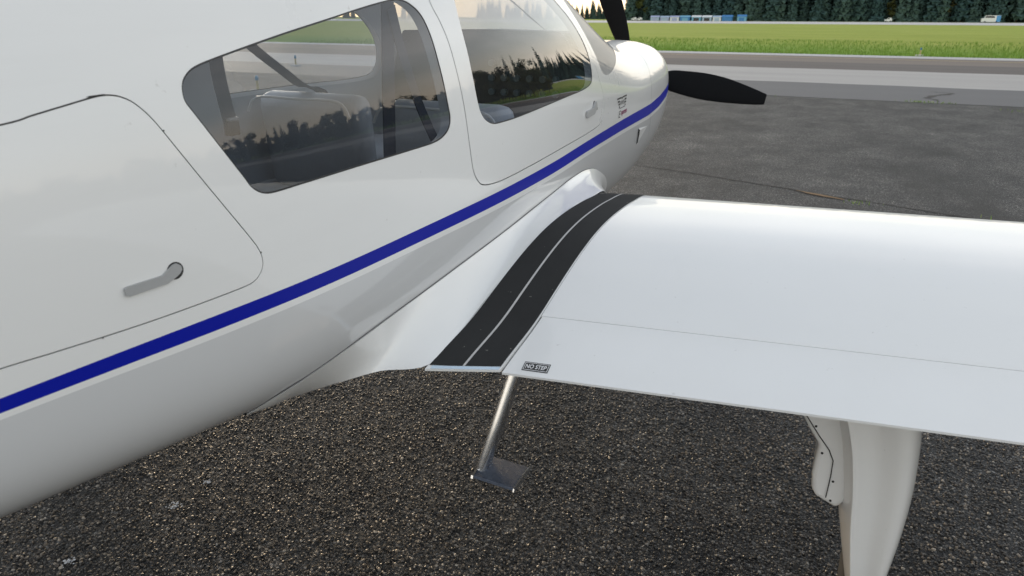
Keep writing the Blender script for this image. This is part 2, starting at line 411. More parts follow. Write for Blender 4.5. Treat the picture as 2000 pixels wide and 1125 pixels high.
def stone_bed():
    g = np.random.default_rng(5); st = .0112
    X, Y = np.meshgrid(np.arange(-1.5, 2.9, st), np.arange(.35, 3.7, st)); X = X.ravel(); Y = Y.ravel()
    ok = (X < 1.36+.30*Y+.45) & (X > 1.36-2.6*Y-.6); X, Y = X[ok], Y[ok]
    X = X+g.uniform(-.0044, .0044, len(X)); Y = Y+g.uniform(-.0044, .0044, len(X))
    k = g.random(len(X)) < .93; X, Y = X[k], Y[k]
    me = bpy.data.meshes.new('stone_chips'); me.vertices.add(len(X))
    co = np.stack([X, Y, g.uniform(-.0030, .0026, len(X))], 1).astype(np.float32); me.vertices.foreach_set('co', co.ravel())
    for nm, tp, dat in (('rot', 'FLOAT_VECTOR', np.stack([g.normal(0, .35, len(X)), g.normal(0, .35, len(X)), g.uniform(0, 6.28, len(X))], 1)), ('siz', 'FLOAT', np.clip(g.normal(.0054, .0014, len(X)), .0026, .0095))):
        at = me.attributes.new(nm, tp, 'POINT'); at.data.foreach_set('vector' if tp != 'FLOAT' else 'value', dat.astype(np.float32).ravel())
    at = me.attributes.new('pick', 'INT', 'POINT'); at.data.foreach_set('value', g.integers(0, 5, len(X)).astype(np.int32))
    o = link(bpy.data.objects.new('stone_chips', me)); tag(o, 'dark brown and grey stone chips of the near apron surface', 'stone chips', kind='stuff')
    ng = bpy.data.node_groups.new('scatter_chips', 'GeometryNodeTree')
    ng.interface.new_socket('Geometry', in_out='INPUT', socket_type='NodeSocketGeometry'); ng.interface.new_socket('Geometry', in_out='OUTPUT', socket_type='NodeSocketGeometry')
    N, LN = ng.nodes, ng.links; gi = N.new('NodeGroupInput'); go = N.new('NodeGroupOutput'); ip = N.new('GeometryNodeInstanceOnPoints')
    col_ = bpy.data.collections.new('chip_shapes')
    for q in range(5): col_.objects.link(bpy.data.objects.new('chip', chip_mesh(q)))
    ci = N.new('GeometryNodeCollectionInfo'); ci.inputs['Collection'].default_value = col_; ci.inputs['Separate Children'].default_value = True; ci.inputs['Reset Children'].default_value = True
    def attr(nm, tp):
        a = N.new('GeometryNodeInputNamedAttribute'); a.data_type = tp; a.inputs['Name'].default_value = nm; return a.outputs['Attribute']
    LN.new(gi.outputs[0], ip.inputs['Points']); LN.new(ci.outputs[0], ip.inputs['Instance']); ip.inputs['Pick Instance'].default_value = True
    LN.new(attr('pick', 'INT'), ip.inputs['Instance Index'])
    er = N.new('FunctionNodeEulerToRotation'); LN.new(attr('rot', 'FLOAT_VECTOR'), er.inputs[0]); LN.new(er.outputs[0], ip.inputs['Rotation'])
    LN.new(attr('siz', 'FLOAT'), ip.inputs['Scale']); LN.new(ip.outputs[0], go.inputs[0])
    md = o.modifiers.new('scatter', 'NODES'); md.node_group = ng
    return o
stone_bed()

def pave(name, c0, c1, rough, grain=0.25, streak=(0.08, 0.9, 1)):
    m, n, l, B, POS = ground_nodes(name)
    a = noise(n, l, POS, 0.9, 6, 0.62, streak); ar = ramp(n, [(0.32, c0), (0.68, c1)]); l.new(a.outputs['Fac'], ar.inputs['Fac'])
    g = noise(n, l, POS, 60, 3, 0.7); gr = ramp(n, [(0.25, (1-grain,)*3), (0.75, (1+grain,)*3)]); l.new(g.outputs['Fac'], gr.inputs['Fac'])
    l.new(mixc(n, l, 1.0, ar.outputs['Color'], gr.outputs['Color'], 'MULTIPLY'), B.inputs['Base Color'])
    B.inputs['Specular IOR Level'].default_value = 0.2
    rr = n.new('ShaderNodeMapRange'); rr.inputs['To Min'].default_value = rough - 0.1; rr.inputs['To Max'].default_value = rough + 0.12
    l.new(a.outputs['Fac'], rr.inputs['Value']); l.new(rr.outputs[0], B.inputs['Roughness'])
    b = n.new('ShaderNodeBump'); b.inputs['Distance'].default_value = 0.003; l.new(g.outputs['Fac'], b.inputs['Height']); l.new(b.outputs[0], B.inputs['Normal'])
    return m
M_P1 = pave('taxiway_smooth_asphalt', (0.070, 0.071, 0.077), (0.105, 0.106, 0.112), 0.6)
M_P2 = pave('taxiway_pale_asphalt', (0.27, 0.262, 0.257), (0.36, 0.35, 0.34), 0.6)
M_P3 = pave('taxiway_worn_centre', (0.060, 0.050, 0.047), (0.100, 0.086, 0.080), 0.65)
M_P4 = pave('taxiway_far_asphalt', (0.120, 0.096, 0.080), (0.165, 0.135, 0.115), 0.65)
M_RUN = pave('runway_concrete', (0.42, 0.41, 0.41), (0.52, 0.51, 0.50), 0.6)
M_YEL = pave('yellow_marking', (0.30, 0.23, 0.09), (0.38, 0.30, 0.12), 0.6)
M_EDGEP = pave('pale_edge', (0.36, 0.36, 0.37), (0.46, 0.46, 0.46), 0.6)

M_GRASS, n, l, B, POS = ground_nodes('airfield_grass')
a = noise(n, l, POS, 0.06, 6, 0.6, (1, 2.2, 1)); ar = ramp(n, [(0.3, (0.235, 0.295, 0.045)), (0.55, (0.285, 0.34, 0.060)), (0.75, (0.33, 0.36, 0.090))]); l.new(a.outputs['Fac'], ar.inputs['Fac'])
sx = n.new('ShaderNodeSeparateXYZ'); l.new(POS, sx.inputs[0])
ed = n.new('ShaderNodeMapRange'); ed.inputs['From Min'].default_value = 44; ed.inputs['From Max'].default_value = 60; l.new(sx.outputs['Y'], ed.inputs['Value'])
wob = noise(n, l, POS, 0.3, 4, 0.6); wa = n.new('ShaderNodeMath'); wa.operation = 'MULTIPLY_ADD'; wa.inputs[1].default_value = 0.5; wa.inputs[2].default_value = -0.25; l.new(wob.outputs['Fac'], wa.inputs[0])
wb = n.new('ShaderNodeMath'); wb.operation = 'ADD'; wb.use_clamp = True; l.new(ed.outputs[0], wb.inputs[0]); l.new(wa.outputs[0], wb.inputs[1])
near = noise(n, l, POS, 1.2, 5, 0.65); nr = ramp(n, [(0.3, (0.095, 0.200, 0.020)), (0.7, (0.200, 0.325, 0.038))]); l.new(near.outputs['Fac'], nr.inputs['Fac'])
gcol = mixc(n, l, wb.outputs[0], nr.outputs['Color'], ar.outputs['Color'])
g = noise(n, l, POS, 9, 4, 0.7); gr = ramp(n, [(0.25, (0.7, 0.7, 0.7)), (0.75, (1.3, 1.3, 1.3))]); l.new(g.outputs['Fac'], gr.inputs['Fac'])
l.new(mixc(n, l, 1.0, gcol, gr.outputs['Color'], 'MULTIPLY'), B.inputs['Base Color'])
B.inputs['Roughness'].default_value = 0.95; B.inputs['Specular IOR Level'].default_value = 0.15
b = n.new('ShaderNodeBump'); b.inputs['Distance'].default_value = 0.06; l.new(g.outputs['Fac'], b.inputs['Height']); l.new(b.outputs[0], B.inputs['Normal'])

def sheet(name, x0, x1, y0, y1, z, mat):
    o = mesh_obj(name, [(x0,y0,z),(x1,y0,z),(x1,y1,z),(x0,y1,z)], [(0,1,2,3)], mat)
    return tag(o, kind='structure')
sheet('ground', -2500, 2500, -2500, 2500, -0.06, M_GRASS)
sheet('apron', -140, 140, -60, 17.1, 0.0, M_APRON)
def edge_wave(x, k): return .05*math.sin(x*.9+k*2.1)+.035*math.sin(x*2.3+k)+.06*math.sin(x*.31+k*3.7)
def band(y0, y1, mat):
    xs = [-400, -60]+list(np.arange(-30, 30.1, .5))+[60, 400]; V = []; F = []
    for i, x in enumerate(xs):
        V += [(x, y0+(edge_wave(x, y0) if y0 > 17.2 else 0), 0), (x, y1+edge_wave(x, y1), 0)]
        if i: F.append((2*i-2, 2*i, 2*i+1, 2*i-1))
    tag(mesh_obj('taxiway', V, F, mat), kind='structure')
band(17.1, 21.2, M_P1); band(21.2, 27.2, M_P2); band(27.2, 31.6, M_P3); band(31.6, 36.6, M_P4)
sheet('taxiway_line', -400, 400, 34.85, 35.05, 0.004, M_YEL)
sheet('taxiway_edge', -400, 400, 36.4, 38.4, 0.004, M_EDGEP)
sheet('runway', -900, 900, 238, 395, -0.03, M_RUN)

# joints, cracks and tufts on the paving
def ribbon(name, pts, width, z, mat, seed=0, jit=0.3):
    r_ = random.Random(seed); V = []; F = []
    P = [Vector((*p, 0)) for p in pts]; Q = []
    for i in range(len(P)-1):
        k = max(2, int((P[i+1]-P[i]).length / 0.06))
        for j in range(k): Q.append(P[i].lerp(P[i+1], j/k))
    Q.append(P[-1])
    off = 0
    for i, p in enumerate(Q):
        t = (Q[min(i+1, len(Q)-1)] - Q[max(i-1, 0)]).normalized(); s = Vector((-t.y, t.x, 0))
        off = off*0.9 + r_.uniform(-1, 1)*width*jit
        w = width*r_.uniform(0.4, 1.3)*min(1, 3*i/len(Q)+.2, 3*(len(Q)-i)/len(Q)+.2)
        for sg in (-.5, .5):
            q = p + s*(off + sg*w); V.append((q.x, q.y, z))
        if i: F.append((2*i-2, 2*i-1, 2*i+1, 2*i))
    return mesh_obj(name, V, F, mat)
M_CRACK = pbr('crack_filler', (0.024, 0.024, 0.024), 0.85, var=.5, vscale=6)
M_BROWN = pbr('dry_leaf_litter', (0.16, 0.10, 0.05), 0.9, var=0.4, vscale=40)
tag(ribbon('pavement_crack', [(-2.0, 8.45), (-0.9, 8.1), (-0.1, 7.9), (1.0, 7.5), (2.2, 7.15), (4.5, 6.6), (8, 6.0)], 0.03, 0.004, M_CRACK, 1), kind='structure')
tag(ribbon('pavement_crack', [(-10, 17.3), (-3, 17.08), (0, 17.12), (3, 17.05), (12, 17.15)], 0.06, 0.004, M_CRACK, 2, .15), kind='structure')
tag(ribbon('pavement_crack', [(2.9, 19.9), (3.3, 19.5), (2.9, 18.9), (2.6, 18.3), (2.9, 17.4)], 0.14, 0.004, M_CRACK, 3), kind='structure')
tag(ribbon('leaf_litter', [(0.95, 7.5), (1.25, 7.38), (1.4, 7.3)], 0.06, 0.008, M_BROWN, 6), kind='structure')

M_BLADE = pbr('grass_blade', (0.160, 0.270, 0.032), 0.8, var=0.35, vscale=2)
def blades(name, spots, hgt, seed):
    r_ = random.Random(seed); V = []; F = []
    for (x, y, z) in spots:
        a = r_.uniform(0, 6.28); h = hgt*r_.uniform(.5, 1.2); w = hgt*.11; lx, ly = r_.uniform(-.5, .5)*h, r_.uniform(-.5, .5)*h
        i = len(V); c, s = math.cos(a)*w, math.sin(a)*w
        V += [(x-c, y-s, z), (x+c, y+s, z), (x+lx*.4+c*.6, y+ly*.4+s*.6, z+h*.6), (x+lx*.4-c*.6, y+ly*.4-s*.6, z+h*.6), (x+lx, y+ly, z+h)]
        F += [(i, i+1, i+2, i+3), (i+3, i+2, i+4)]
    return mesh_obj(name, V, F, M_BLADE)
sp = []
for k in range(16000):
    y = 38.5 + 26*rng.random()**2.0; x = rng.uniform(-32, 18) + (y-38)*rng.uniform(-.4, .25)
    sp.append((x, y, -0.06))
tag(blades('grass', sp, 0.17, 3), 'short green grass along the far taxiway edge', 'grass', kind='stuff')
sp = []
for (cx, cy, nn, sd) in ((-0.55, 16.9, 22, .12), (2.55, 17.15, 40, .18), (4.3, 16.2, 45, .25), (3.0, 17.1, 20, .12), (1.5, 7.2, 14, .07), (3.0, 7.0, 30, .2), (3.4, 6.6, 40, .22), (2.6, 17.1, 12, .2)):
    for k in range(nn): sp.append((rng.gauss(cx, sd), rng.gauss(cy, sd*.5), 0.0))
tag(blades('weeds', sp, 0.045, 5), 'small green weeds in the pavement joints', 'weeds', kind='stuff')

# ------------------------------------------------------------------ aircraft: fuselage surface
# stations: y, half width, z of widest point, top z, bottom z, roundness above, roundness below
ST = np.array([
[-3.2,.06,1.34,1.46,1.22,2.0,2.0],[-2.2,.17,1.30,1.53,1.17,2.1,2.1],[-1.0,.345,1.22,1.67,1.10,2.3,2.6],
[0.0,.463,1.18,1.83,.985,2.5,3.3],[0.5,.519,1.17,1.90,.918,2.6,3.3],[1.0,.569,1.17,1.94,.848,2.7,3.2],
[1.5,.569,1.17,1.955,.77,2.7,3.0],[2.0,.548,1.17,1.92,.70,2.6,2.8],[2.45,.505,1.17,1.84,.668,2.5,2.6],
[2.8,.474,1.17,1.735,.67,2.4,2.6],[3.1,.447,1.17,1.62,.68,2.5,2.6],[3.35,.428,1.17,1.538,.69,2.6,2.6],
[3.6,.410,1.175,1.495,.70,2.6,2.6],[4.0,.374,1.18,1.483,.73,2.7,2.5],[4.3,.342,1.19,1.476,.78,2.7,2.4],
[4.5,.307,1.20,1.465,.85,2.6,2.3],[4.62,.270,1.215,1.448,.93,2.5,2.2],[4.70,.215,1.23,1.415,1.02,2.3,2.1],
[4.74,.14,1.245,1.36,1.12,2.1,2.0],[4.75,.08,1.25,1.31,1.18,2.0,2.0]])
def pchip(x, y, q):
    h = np.diff(x); d = np.diff(y)/h; m = np.zeros_like(y)
    for i in range(1, len(x)-1):
        if d[i-1]*d[i] > 0:
            w1 = 2*h[i]+h[i-1]; w2 = h[i]+2*h[i-1]; m[i] = (w1+w2)/(w1/d[i-1]+w2/d[i])
    m[0] = d[0]; m[-1] = d[-1]
    i = np.clip(np.searchsorted(x, q)-1, 0, len(x)-2); t = (q-x[i])/h[i]
    return (1+2*t)*(1-t)**2*y[i]+t*(1-t)**2*h[i]*m[i]+t*t*(3-2*t)*y[i+1]+t*t*(t-1)*h[i]*m[i+1]
YF = np.arange(-3.2, 4.7501, .01); FINE = []
for k in range(1, 7):
    f = pchip(ST[:, 0], ST[:, k], YF); g_ = np.exp(-.5*(np.arange(-45, 46)*.01/.11)**2); g_ /= g_.sum()
    pad_ = np.concatenate([2*f[0]-f[45:0:-1], f, 2*f[-1]-f[-2:-47:-1]]); sm = np.convolve(pad_, g_, 'valid')
    w_ = np.clip((4.45-YF)/.4, 0, 1); w_ = w_*w_*(3-2*w_); FINE.append(sm*w_+f*(1-w_))
def par(y):
    y = np.asarray(y, float); i = np.clip(((y+3.2)/.01).astype(int), 1, len(YF)-3); t = (y-YF[i])/.01; out = []
    for f in FINE:
        a, b, c, d = f[i-1], f[i], f[i+1], f[i+2]
        out.append(.5*((2*b)+(c-a)*t+(2*a-5*b+4*c-d)*t*t+(3*b-a-3*c+d)*t**3))
    return out
def SURF(y, ph):
    y = np.asarray(y, float); ph = np.asarray(ph, float)
    w, zw, zt, zb, pu, pl = par(y)
    c = np.cos(ph); s = np.sin(ph)
    p = np.where(ph >= 0, pu, pl); h = np.where(ph >= 0, zt-zw, zw-zb)
    r_ = (np.abs(c)**p+np.abs(s)**p)**(-1/p)
    return np.stack([w*r_*c, y+0*c, zw+h*r_*s], -1)
def SNORM(y, ph):
    y = np.asarray(y, float); ph = np.asarray(ph, float); e = 1e-3
    a = SURF(np.clip(y+e, -3.2, 4.75), ph)-SURF(np.clip(y-e, -3.2, 4.75), ph); b = SURF(y, ph+e)-SURF(y, ph-e)
    n = np.cross(a, b); n /= np.linalg.norm(n, axis=-1, keepdims=True)
    s = np.sign((n*(SURF(y, ph)*[1, 0, 1]-np.array([0, 0, 1.2]))).sum(-1)); s[s == 0] = 1
    return n*s[:, None]
def PT(y, ph, off=0.0):
    y = np.atleast_1d(np.asarray(y, float)); ph = np.atleast_1d(np.asarray(ph, float))
    return SURF(y, ph)+SNORM(y, ph)*off
def phi_of(y, z):
    w, zw, zt, zb, pu, pl = [float(v) for v in par(np.array([y]))] if False else [float(v[0]) for v in par(np.array([float(y)]))]
    h, p = (zt-zw, pu) if z >= zw else (zw-zb, pl)
    q = min(0.999, abs(z-zw)/h); x = (1-q**p)**(1/p)
    return math.copysign(math.atan2(q, x), z-zw)
UK = 0.6      # metres of surface per radian, for the flat layout

REARWIN = [(0.8225,0.2262),(0.8375,0.2225),(0.8650,0.2222),(0.9118,0.2236),(1.0475,0.2257),(1.2171,0.2262),(1.3127,0.2281),(1.3572,0.2388),(1.3821,0.2577),(1.3907,0.2834),(1.3875,0.3146),(1.3817,0.3677),(1.3744,0.426),(1.3675,0.4795),(1.3576,0.5213),(1.3425,0.5504),(1.3172,0.5705),(1.2934,0.5791),(1.2645,0.5806),(1.212,0.5731),(1.1422,0.5601),(1.0473,0.5406),(0.9391,0.5188),(0.8501,0.4987),(0.7917,0.4844),(0.7626,0.4762),(0.7457,0.4678),(0.7324,0.4539),(0.7264,0.4373),(0.7259,0.4173),(0.7345,0.3947),(0.7559,0.3444),(0.7799,0.291),(0.7925,0.2640),(0.7995,0.2480),(0.8095,0.2350)]
DOORWIN = [(1.6003,0.2329),(1.6619,0.2306),(1.7475,0.2325),(1.9066,0.2419),(2.1653,0.2607),(2.3864,0.2803),(2.5078,0.303),(2.5591,0.3307),(2.5756,0.3669),(2.5813,0.412),(2.5733,0.4692),(2.551,0.526),(2.5092,0.5826),(2.4478,0.6354),(2.3845,0.6690),(2.3,0.7068),(2.18,0.7448),(2.0,0.7691),(1.8,0.7565),(1.64,0.7245),(1.55,0.6765),(1.515,0.6208),(1.5047,0.5533),(1.5041,0.4989),(1.5095,0.4376),(1.5147,0.3757),(1.5236,0.3118),(1.5356,0.2745),(1.5593,0.2492)]
DOOR = [(1.532,0.0581),(1.6048,0.0470),(1.7034,0.0455),(1.878,0.049),(2.0953,0.0540),(2.4148,0.0570),(2.5977,0.0663),(2.6733,0.0841),(2.7196,0.1257),(2.7374,0.1892),(2.7231,0.27),(2.6867,0.3464),(2.6519,0.4326),(2.6208,0.5105),(2.560,0.6075),(2.4656,0.6862),(2.36,0.7499),(2.27,0.8051),(2.12,0.8436),(1.9,0.8418),(1.65,0.8056),(1.48,0.7817),(1.41,0.7429),(1.39,0.6698),(1.3972,0.5721),(1.414,0.5267),(1.43,0.4744),(1.4428,0.3949),(1.4542,0.313),(1.4628,0.2276),(1.4712,0.1603),(1.4809,0.1129),(1.5003,0.0804)]
BAG = [(0.4961,0.4256),(0.5304,0.432),(0.5668,0.4389),(0.6088,0.4464),(0.6279,0.4456),(0.6428,0.439),(0.6566,0.4258),(0.674,0.3964),(0.6981,0.3389),(0.7253,0.2763),(0.7565,0.2092),(0.7846,0.1506),(0.7972,0.1215),(0.8021,0.0977),(0.7998,0.0786),(0.7899,0.0625),(0.777,0.0543),(0.7577,0.0515),(0.6905,0.0502),(0.6112,0.0508),(0.5408,0.0539),(0.4778,0.0582),(0.4215,0.0626),(0.34,0.0641),(0.27,0.0888),(0.235,0.1386),(0.225,0.2527),(0.235,0.3513),(0.27,0.3985),(0.36,0.416)]
WS_SIDE = [(2.48,0.80),(2.515,0.735),(2.56,0.676),(2.6001,0.6229),(2.6483,0.5611),(2.6869,0.5059),(2.7192,0.4559),(2.7418,0.4151),(2.7732,0.3900),(2.8344,0.3900),(2.904,0.4157),(2.9813,0.4597),(3.08,0.5439),(3.20,0.70),(3.30,0.90),(3.37,1.12),(3.41,1.35),(3.42,1.5708),(2.33,1.5708),(2.35,1.35),(2.38,1.12),(2.43,0.93)]

def loop2(pts, closed=True, n=5):
    q = np.array(spline([(y, p*UK) for y, p in pts], n, closed))
    return q
def inset(q, d):
    a = np.roll(q, -1, 0)-np.roll(q, 1, 0); a /= np.linalg.norm(a, axis=1, keepdims=True)
    nrm = np.stack([-a[:, 1], a[:, 0]], 1)
    area = 0.5*np.sum(q[:, 0]*np.roll(q[:, 1], -1)-np.roll(q[:, 0], -1)*q[:, 1])
    return q+nrm*(d if area > 0 else -d)
L = {'rear': loop2(REARWIN), 'dwin': loop2(DOORWIN), 'door': loop2(DOOR), 'bag': loop2(BAG)}
wsl = np.array([(y, p*UK) for y, p in WS_SIDE])
wsl = np.array([tuple(v) for v in spline(WS_SIDE[:18], 4)]+[tuple(v) for v in spline(WS_SIDE[18:], 4)]); wsl[:, 1] = np.minimum(wsl[:, 1], math.pi/2)*UK
LI = {'rear': inset(L['rear'], .0022), 'dwin': inset(L['dwin'], .0022), 'door': inset(L['door'], .0021), 'bag': inset(L['bag'], .0016)}
SEAM = [(3.90,1.5708),(3.885,1.1),(3.85,.75),(3.815,.55),(3.785,.35),(3.772,.15),(3.776,0),(3.80,-.21),(3.83,-.6),(3.86,-1.1),(3.87,-1.5708)]
seam = np.array(spline(SEAM, 6)); seam[:, 1] = np.clip(seam[:, 1], -math.pi/2, math.pi/2)*UK

# stripe edges
ys = np.arange(-3.2, 4.7, .05)
def stripe_line(yk, zk):
    out = []
    for y in ys:
        z = np.interp(max(y, 0.0), yk, zk); out.append((y, phi_of(max(y, 0.0), z)*UK))
    return np.array(out)
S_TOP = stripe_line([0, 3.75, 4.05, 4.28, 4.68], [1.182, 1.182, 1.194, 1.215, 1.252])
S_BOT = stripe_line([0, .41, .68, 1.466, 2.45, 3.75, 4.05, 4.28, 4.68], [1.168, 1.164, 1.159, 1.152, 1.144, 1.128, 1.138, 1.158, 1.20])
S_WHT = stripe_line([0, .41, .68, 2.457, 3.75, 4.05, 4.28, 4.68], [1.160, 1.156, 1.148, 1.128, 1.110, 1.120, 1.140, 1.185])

def cdt_grid(ygrid, pgrid, loops, lines, skip=.0075):
    pts = []; edges = []
    for q in loops:
        i0 = len(pts); pts += [tuple(v) for v in q]; k = len(q)
        edges += [(i0+i, i0+(i+1) % k) for i in range(k)]
    for q in lines:
        i0 = len(pts); pts += [tuple(v) for v in q]
        edges += [(i0+i, i0+i+1) for i in range(len(q)-1)]
    C_ = np.array(pts) if pts else np.zeros((0, 2))
    G = np.array([(y, p*UK) for y in ygrid for p in pgrid])
    keep = np.ones(len(G), bool)
    for i in range(0, len(C_), 200):
        c = C_[i:i+200]
        keep &= (((G[:, None, :]-c[None])**2).sum(-1).min(1) > skip**2)
    pts += [tuple(v) for v in G[keep]]
    r_ = delaunay_2d_cdt([Vector(p) for p in pts], edges, [], 0, 1e-6)
    V = np.array([tuple(v) for v in r_[0]]); F = np.array([f for f in r_[2] if len(f) == 3])
    return V, F
def build(name, V2, F, sel, off, mats, parent, midx=None, sides=(1,)):
    """selected triangles of the flat layout, wrapped on the fuselage (side 1 starboard, -1 port)"""
    f = F[sel]; used, inv = np.unique(f, return_inverse=True); f = inv.reshape(-1, 3)
    y, ph = V2[used, 0], np.clip(V2[used, 1]/UK, -math.pi/2, math.pi/2)
    P = SURF(y, ph); N = SNORM(y, ph); P = P+N*off
    a = np.cross(P[f[:, 1]]-P[f[:, 0]], P[f[:, 2]]-P[f[:, 0]]); fl = (a*N[f[:, 0]]).sum(1) < 0
    f[fl] = f[fl][:, ::-1]
    AV = []; AF = []; AN = []; AM = []
    for s in sides:
        b = len(AV) and sum(len(v) for v in AV)
        mir = np.array([s, 1, 1]); AV.append(P*mir); AN.append(N*mir); AF.append((f if s > 0 else f[:, ::-1])+b)
        if midx is not None: AM.append(midx[sel])
    return mesh_obj(name, np.concatenate(AV), np.concatenate(AF), mats, parent, True, np.concatenate(AM) if midx is not None else None, np.concatenate(AN))
def wall(name, qa, oa, qb, ob, mat, parent, sides=(1,), closed=True):
    """strip joining loop a at depth oa to loop b at depth ob"""
    A = PT(qa[:, 0], np.clip(qa[:, 1]/UK, -1.5707, 1.5707), oa); Bp = PT(qb[:, 0], np.clip(qb[:, 1]/UK, -1.5707, 1.5707), ob); n = len(A); V = []; F = []
    for s in sides:
        i0 = len(V); V += [tuple(p*np.array([s, 1, 1])) for p in A]+[tuple(p*np.array([s, 1, 1])) for p in Bp]
        for i in range(n if closed else n-1): F.append((i0+i, i0+(i+1) % n, i0+n+(i+1) % n, i0+n+i))
    return mesh_obj(name, V, F, mat, parent, True)

ygrid = np.concatenate([np.arange(-3.2, -.4, .12), np.arange(-.4, 4.58, .028), np.array([4.58,4.60,4.62,4.64,4.66,4.68,4.695,4.71,4.72,4.73,4.74,4.745,4.75])])
pgrid = np.linspace(-math.pi/2, math.pi/2, 67)
seam2 = seam+np.array([.0026, 0])
V2, F2 = cdt_grid(ygrid, pgrid, [L['rear'], LI['rear'], L['dwin'], LI['dwin'], L['door'], LI['door'], L['bag'], LI['bag'], wsl], [seam, seam2, S_TOP, S_BOT, S_WHT])
cy, cu = V2[F2].mean(1).T
ins = {k: inside(v, cy, cu) for k, v in L.items()}; insi = {k: inside(v, cy, cu) for k, v in LI.items()}
in_ws = inside(wsl, cy, cu)
seam_y = np.interp(cu, seam[::-1, 1], seam[::-1, 0])
cowl = cy > seam_y+.0026; gapc = (cy > seam_y) & ~cowl
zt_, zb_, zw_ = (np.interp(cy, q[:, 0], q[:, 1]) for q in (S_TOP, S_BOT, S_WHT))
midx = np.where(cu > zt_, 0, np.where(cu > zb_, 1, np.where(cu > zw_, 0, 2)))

plane = tag(empty('light_aircraft'), 'white low-wing light aircraft with a blue side stripe, parked on the apron', 'aircraft')
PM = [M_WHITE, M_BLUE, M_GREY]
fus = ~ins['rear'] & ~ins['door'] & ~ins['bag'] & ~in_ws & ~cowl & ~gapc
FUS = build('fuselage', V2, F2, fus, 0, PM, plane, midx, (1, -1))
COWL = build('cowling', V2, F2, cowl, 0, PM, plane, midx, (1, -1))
build('cowling_seam', V2, F2, gapc, -.004, M_SEAM, COWL, None, (1, -1))
tag(build('windshield', V2, F2, in_ws, -.001, M_WSGLASS, plane, None, (1, -1)))
for s in (1, -1):
    d = build('cabin_door', V2, F2, insi['door'] & ~ins['dwin'], 0.0, M_WHITE, plane, None, (s,))
    build('door_gap', V2, F2, ins['door'] & ~insi['door'], -.006, M_SEAM, d, None, (s,))
    build('window_pane', V2, F2, insi['dwin'], -.0012, M_GLASS, d, None, (s,))
    build('window_seal', V2, F2, ins['dwin'] & ~insi['dwin'], -.0012, M_SEAL, d, None, (s,))
    b_ = build('baggage_door', V2, F2, insi['bag'], .0004, M_WHITE, plane, None, (s,))
    build('door_gap', V2, F2, ins['bag'] & ~insi['bag'], -.005, M_SEAM, b_, None, (s,))
    w_ = build('rear_window', V2, F2, insi['rear'], -.0012, M_GLASS, plane, None, (s,))
    build('window_seal', V2, F2, ins['rear'] & ~insi['rear'], -.0012, M_SEAL, w_, None, (s,))
    if s == 1: DOOR_O, BAG_O, RW_O = d, b_, w_
for s in (1, -1):
    wall('door_frame_edge', L['door'], 0, L['door'], -.007, M_WHITE, FUS, (s,))
    wall('door_frame_edge', L['bag'], 0, L['bag'], -.006, M_WHITE, FUS, (s,))

# cabin lining with window reveals
lin_y = np.arange(.50, 3.30, .06); lin_p = np.linspace(-1.0, 1.5708, 34)
for s in (1, -1):
    lw = {'rear': inset(L['rear'], -.006), 'dwin': inset(L['dwin'], -.006)}
    if s == -1:
        q = lw['dwin'].copy(); q[:, 0] = np.maximum(q[:, 0], 1.76+.06*np.clip((.22-q[:, 1])/.1, 0, 1)); 
        keepq = [0]
        for i in range(1, len(q)):
            if np.linalg.norm(q[i]-q[keepq[-1]]) > 1e-4: keepq.append(i)
        lw['dwin'] = q[keepq]
    w2 = inset(wsl, -.004); w2[:, 1] = np.minimum(w2[:, 1], math.pi/2*UK)
    VL, FL = cdt_grid(lin_y, lin_p, [lw['rear'], lw['dwin'], w2], [], .012)
    ly, lu = VL[FL].mean(1).T
    ok = ~inside(lw['rear'], ly, lu) & ~inside(lw['dwin'], ly, lu) & ~inside(w2, ly, lu) & (ly < 3.2)
    build('cabin_lining', VL, FL, ok, -.028, M_LINING, plane, None, (s,))
    wall('window_reveal', L['rear'], -.002, lw['rear'], -.028, M_LINING, FUS, (s,))
    if s == 1: wall('window_reveal', L['dwin'], -.002, lw['dwin'], -.028, M_LINING, FUS, (s,))

# cabin floor, rear bulkhead, glareshield and instrument panel
def grid_between(name, ylist, z, mat, inset_=.03):
    V = []; F = []
    for i, y in enumerate(ylist):
        x = float(SURF(np.array([y]), np.array([phi_of(y, z)]))[0][0])-inset_
        V += [(-x, y, z), (x, y, z)]
        if i: F.append((2*i-2, 2*i-1, 2*i+1, 2*i))
    return mesh_obj(name, V, F, mat, plane)
grid_between('cabin_floor', np.arange(.55, 3.2, .1), .93, M_CARPET)
for (nm, y, z0, z1, mt, ins_) in (('rear_bulkhead', .56, .93, 1.88, M_LINING, .03), ('instrument_panel', 2.66, 1.02, 1.545, M_PANEL, .035)):
    V = []; F = []
    for i, z in enumerate(np.linspace(z0, z1, 12)):
        x = max(.02, float(SURF(np.array([y]), np.array([phi_of(y, z)]))[0][0])-ins_)
        V += [(-x, y, z), (x, y, z)]
        if i: F.append((2*i-2, 2*i-1, 2*i+1, 2*i))
    o = mesh_obj(nm, V, F, mt, plane)
    if nm == 'instrument_panel': PANEL = o
V = []; F = []
for i, y in enumerate(np.linspace(2.60, 3.36, 12)):
    zc = min(1.555-.03*max(0, (y-2.8)/.4), float(par(np.array([y]))[2][0])-.045)
    x = float(SURF(np.array([y]), np.array([phi_of(y, zc)]))[0][0])-.05
    row = [(-x, y, zc-.05), (-x*.9, y, zc-.006), (0, y, zc), (x*.9, y, zc-.006), (x, y, zc-.05)]
    V += row
    if i: F += [(5*i-5+j, 5*i-4+j, 5*i+1+j, 5*i+j) for j in range(4)]
mesh_obj('glareshield', V, F, M_PANEL, plane, True)
M_LCD = pbr('instrument_face', (0.10, 0.13, 0.14), 0.3)
